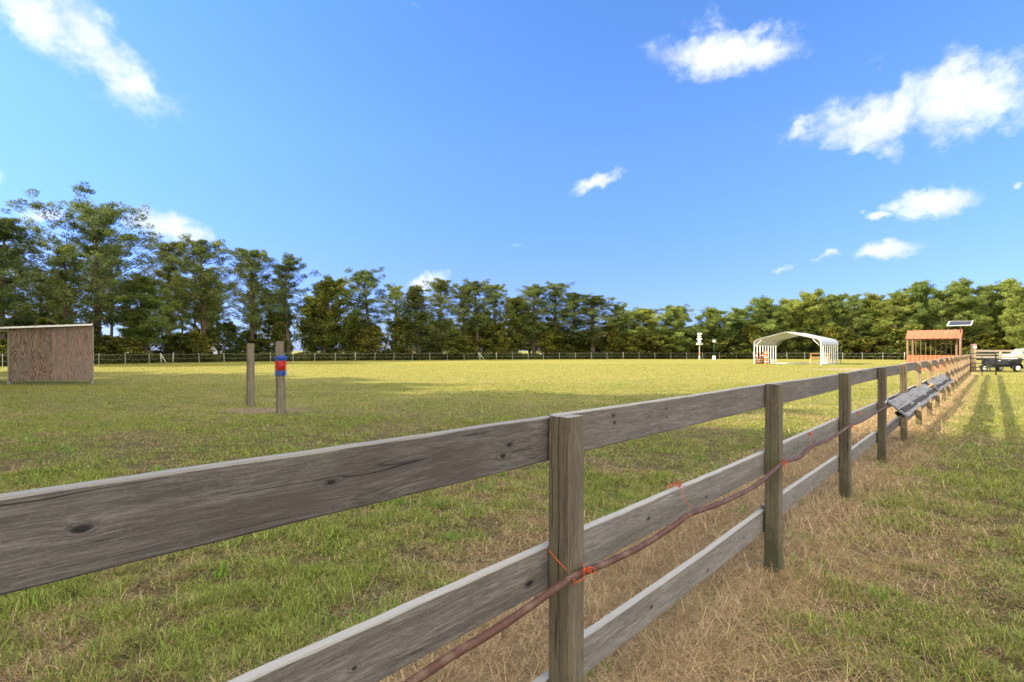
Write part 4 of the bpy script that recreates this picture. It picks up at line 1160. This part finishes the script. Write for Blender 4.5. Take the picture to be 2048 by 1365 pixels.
MAIN = [
 (-75,425,140,P3,'dark pine just past the left edge of the tree row',5), (8,432,135,P3,'dark pine at the extreme left edge, rising behind the shed roof',4),
 (125,490,110,P1,'dark shorter pine standing directly left of the tallest pine',3), (192,412,222,BIGPINE,'tallest pine of all, wide open crown rising behind the plywood shed',6),
 (75,540,90,P4,'slim dark pine behind the middle of the plywood shed',9), (285,560,100,D3,'low dense dark pine just right of the tallest pine',3),
 (335,482,105,P1,'tall pine second to the right of the tallest one',5), (405,480,120,P2,'open-crowned pine with bare limbs, left of the pair of posts',4),
 (503,497,115,P1,'pine rising directly above the left post of the pair',5), (578,514,95,P4,'slim pine rising directly above the post with brushes',4),
 (735,541,105,P2,'round-topped open pine midway along the left tree row',4), (792,570,58,P5,'narrow pine right of the round-topped open pine',7),
 (882,558,80,P3,'thick-trunked pine beside the small low cloud',4), (926,570,62,P1,'first of the three close pines left of the picture centre',5), (953,562,80,P2,'tallest of the three close pines left of the picture centre',4), (990,568,80,P1,'right-hand one of the three close pines left of the picture centre',5),
 (1068,570,85,P3,'left of the two tall rounded pines right of the picture centre',5), (1110,566,85,P1,'highest rounded pine right of the picture centre',4), (1148,584,75,P3,'full pine on the shoulder where the centre trees begin stepping down',5), (1188,590,95,P3,'broad dark pine at the right end of the centre clump',4),
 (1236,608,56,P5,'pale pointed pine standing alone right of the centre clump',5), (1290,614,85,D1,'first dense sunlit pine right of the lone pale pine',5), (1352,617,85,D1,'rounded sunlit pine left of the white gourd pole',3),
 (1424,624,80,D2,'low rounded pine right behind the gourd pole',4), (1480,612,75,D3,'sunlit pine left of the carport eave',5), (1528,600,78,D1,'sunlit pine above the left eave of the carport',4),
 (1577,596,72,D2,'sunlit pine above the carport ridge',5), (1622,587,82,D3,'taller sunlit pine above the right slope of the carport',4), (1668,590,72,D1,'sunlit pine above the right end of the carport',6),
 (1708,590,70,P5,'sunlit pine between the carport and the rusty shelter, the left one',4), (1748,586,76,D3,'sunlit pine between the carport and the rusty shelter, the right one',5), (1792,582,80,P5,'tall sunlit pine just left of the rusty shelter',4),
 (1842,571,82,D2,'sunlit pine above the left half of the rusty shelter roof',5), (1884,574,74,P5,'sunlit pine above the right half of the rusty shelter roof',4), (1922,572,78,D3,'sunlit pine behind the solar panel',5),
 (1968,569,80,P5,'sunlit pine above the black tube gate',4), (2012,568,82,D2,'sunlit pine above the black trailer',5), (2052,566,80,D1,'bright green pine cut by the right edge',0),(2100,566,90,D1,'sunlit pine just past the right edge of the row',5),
]
for (px, top, wpx, pr_, lb, bk) in MAIN: T(px, top, wpx, pr_, lb, bk, group=GP)
for (px, top, wpx, pr_, lb, bk) in [
 (655,556,95,L1,'yellow-green broadleaf tree right of the post with brushes',4), (1030,594,70,L1,'light green broadleaf tree in the notch right of the picture centre',5), (630,600,80,L2,'dark broadleaf tree low beside the yellow-green one',6)]:
    T(px, top, wpx, pr_, lb, bk, 'broadleaf_tree', 'broadleaf trees in the row')
T(832, 572, 95, CONE, 'dense dark cone-shaped evergreen left of the thick-trunked pine', 3, 'evergreen_tree')
# second row and small trees: nothing in the photo tells them apart
r_ = random.Random(77)
def sect(px):
    for lim, nm in ((150,'behind the plywood shed'),(330,'just right of the plywood shed'),(500,'left of the pair of posts'),(650,'right of the brush post'),(850,'left of the small low cloud'),(1000,'below the three close pines'),(1250,'right of the picture centre'),(1400,'left of the gourd pole'),(1500,'between gourd pole and carport'),(1680,'behind the carport'),(1810,'between carport and rusty shelter'),(1930,'behind the rusty shelter')):
        if px < lim: return nm
    return 'behind the gate and trailer'
GB = 'trees of the hidden second row'
for px in range(-90, 2150, 24):
    if px < 1250: 
        if r_.random() < (.62 if px < 620 else (.5 if px < 830 else .2)): continue
    Y = rowY(px) + r_.uniform(10, 18)
    # keep below the outline of the front row
    tops = [(abs(a-px), b_) for (a, b_, *_) in MAIN]; tp = sorted(tops)[0][1] + r_.uniform(18, 50) + (40 if px < 1200 else 0)
    tp = min(tp, 664)
    pr_ = r_.choice([P2,P4,D3] if px < 1200 else [D1,D2,D3])
    x = X_at(px, Y); h = Z_at(tp, Y); ws = (r_.uniform(26,38)/F*Y)/pr_[3]
    tree(pr_, x, Y, h, ws, 'pine of the second row, mostly hidden ' + sect(px), 'pine_tree', GB)
GU = 'small understorey trees'
for px in range(-80, 2140, 26):
    if px < 1100 and r_.random() < .3: continue
    Y = rowY(px) + r_.uniform(2.0, 7); tp = r_.uniform(642, 684) if px < 1250 else r_.uniform(655, 685)
    if px < 620: tp = r_.uniform(622, 680)
    pr_ = r_.choice(UNDER + [LEAFT[1]] if px < 1250 else UNDER); h = Z_at(tp, Y)
    tree(pr_, X_at(px + r_.uniform(-9,9), Y), Y, h, min(1.6, (r_.uniform(26,42)/F*Y)/pr_[3]), 'small leafy understorey tree ' + sect(px), 'small_tree', GU)
# shade trees standing to the left of the camera, outside the frame
GS = 'tall shade trees left of the viewpoint'
for i, (x, y, h) in enumerate([(-27.5,14.5,19.8),(-31,11,20),(-25,5.5,22),(-28,5.0,24),(-24,4,22),(-27,1,23),(-23,-1.5,22),(-27,-5,23),(-23,-8.5,21),(-32,8,21.5),(-32,3,24),(-31,-3,24),
      (-37,21,19.5),(-42,26,20),(-47,31,20),(-54,34,16),(-20,-12,20),(-20,1.5,17),(-21,-4.5,17)]):
    tree([D1,D2,P3,D3][i % 4], x, y, h, 1.7 if i % 4 != 2 else 1.4, 'tall full pine of the shade belt left of the viewpoint', 'pine_tree', GS)

# ------------------------------------------------------------------ underbrush along the tree feet
r2 = np.random.default_rng(9)
n = 150000; pxs = r2.uniform(-120, 2180, n); Y = np.interp(pxs, [a for a,_ in FP]+[1900,2200], [F*HC/(b_-HY) for _,b_ in FP]+[84,80])
Y = Y + r2.uniform(1.2, 5.5, n); X = (pxs-CX)/F*Y
hmax = .35 + 1.5*fbm(X*.35, Y*.35, 3, 5)
Zp = hmax*r2.uniform(0,1,n)**.8
pos = np.stack([X, Y, Zp], 1); dirl = r2.normal(0,1,(n,3)) + [0,0,.6]; dirl /= np.linalg.norm(dirl,axis=1)[:,None]
sd_ = np.cross(dirl, r2.normal(0,1,(n,3))); sd_ /= np.linalg.norm(sd_,axis=1)[:,None]
Ls = r2.uniform(.14,.32,n)[:,None]
V = np.stack([pos - dirl*Ls*.5, pos + sd_*Ls*.3, pos + dirl*Ls*.6, pos - sd_*Ls*.3],1).reshape(-1,3)
k = (fbm(X*.6, Y*.6, 3, 8)[:,None]*.7 + r2.uniform(0,1,(n,1))*.3)
C = np.array([.028,.042,.012])*(1-k) + np.array([.13,.15,.035])*k
ub = npmesh('underbrush', V, np.arange(n*4).reshape(-1,4), leafmat('brush_leaves', .35, .6), attr=np.repeat(C,4,0))
tag(ub, 'tangled green underbrush along the foot of the tree row', 'underbrush', None, 'stuff')
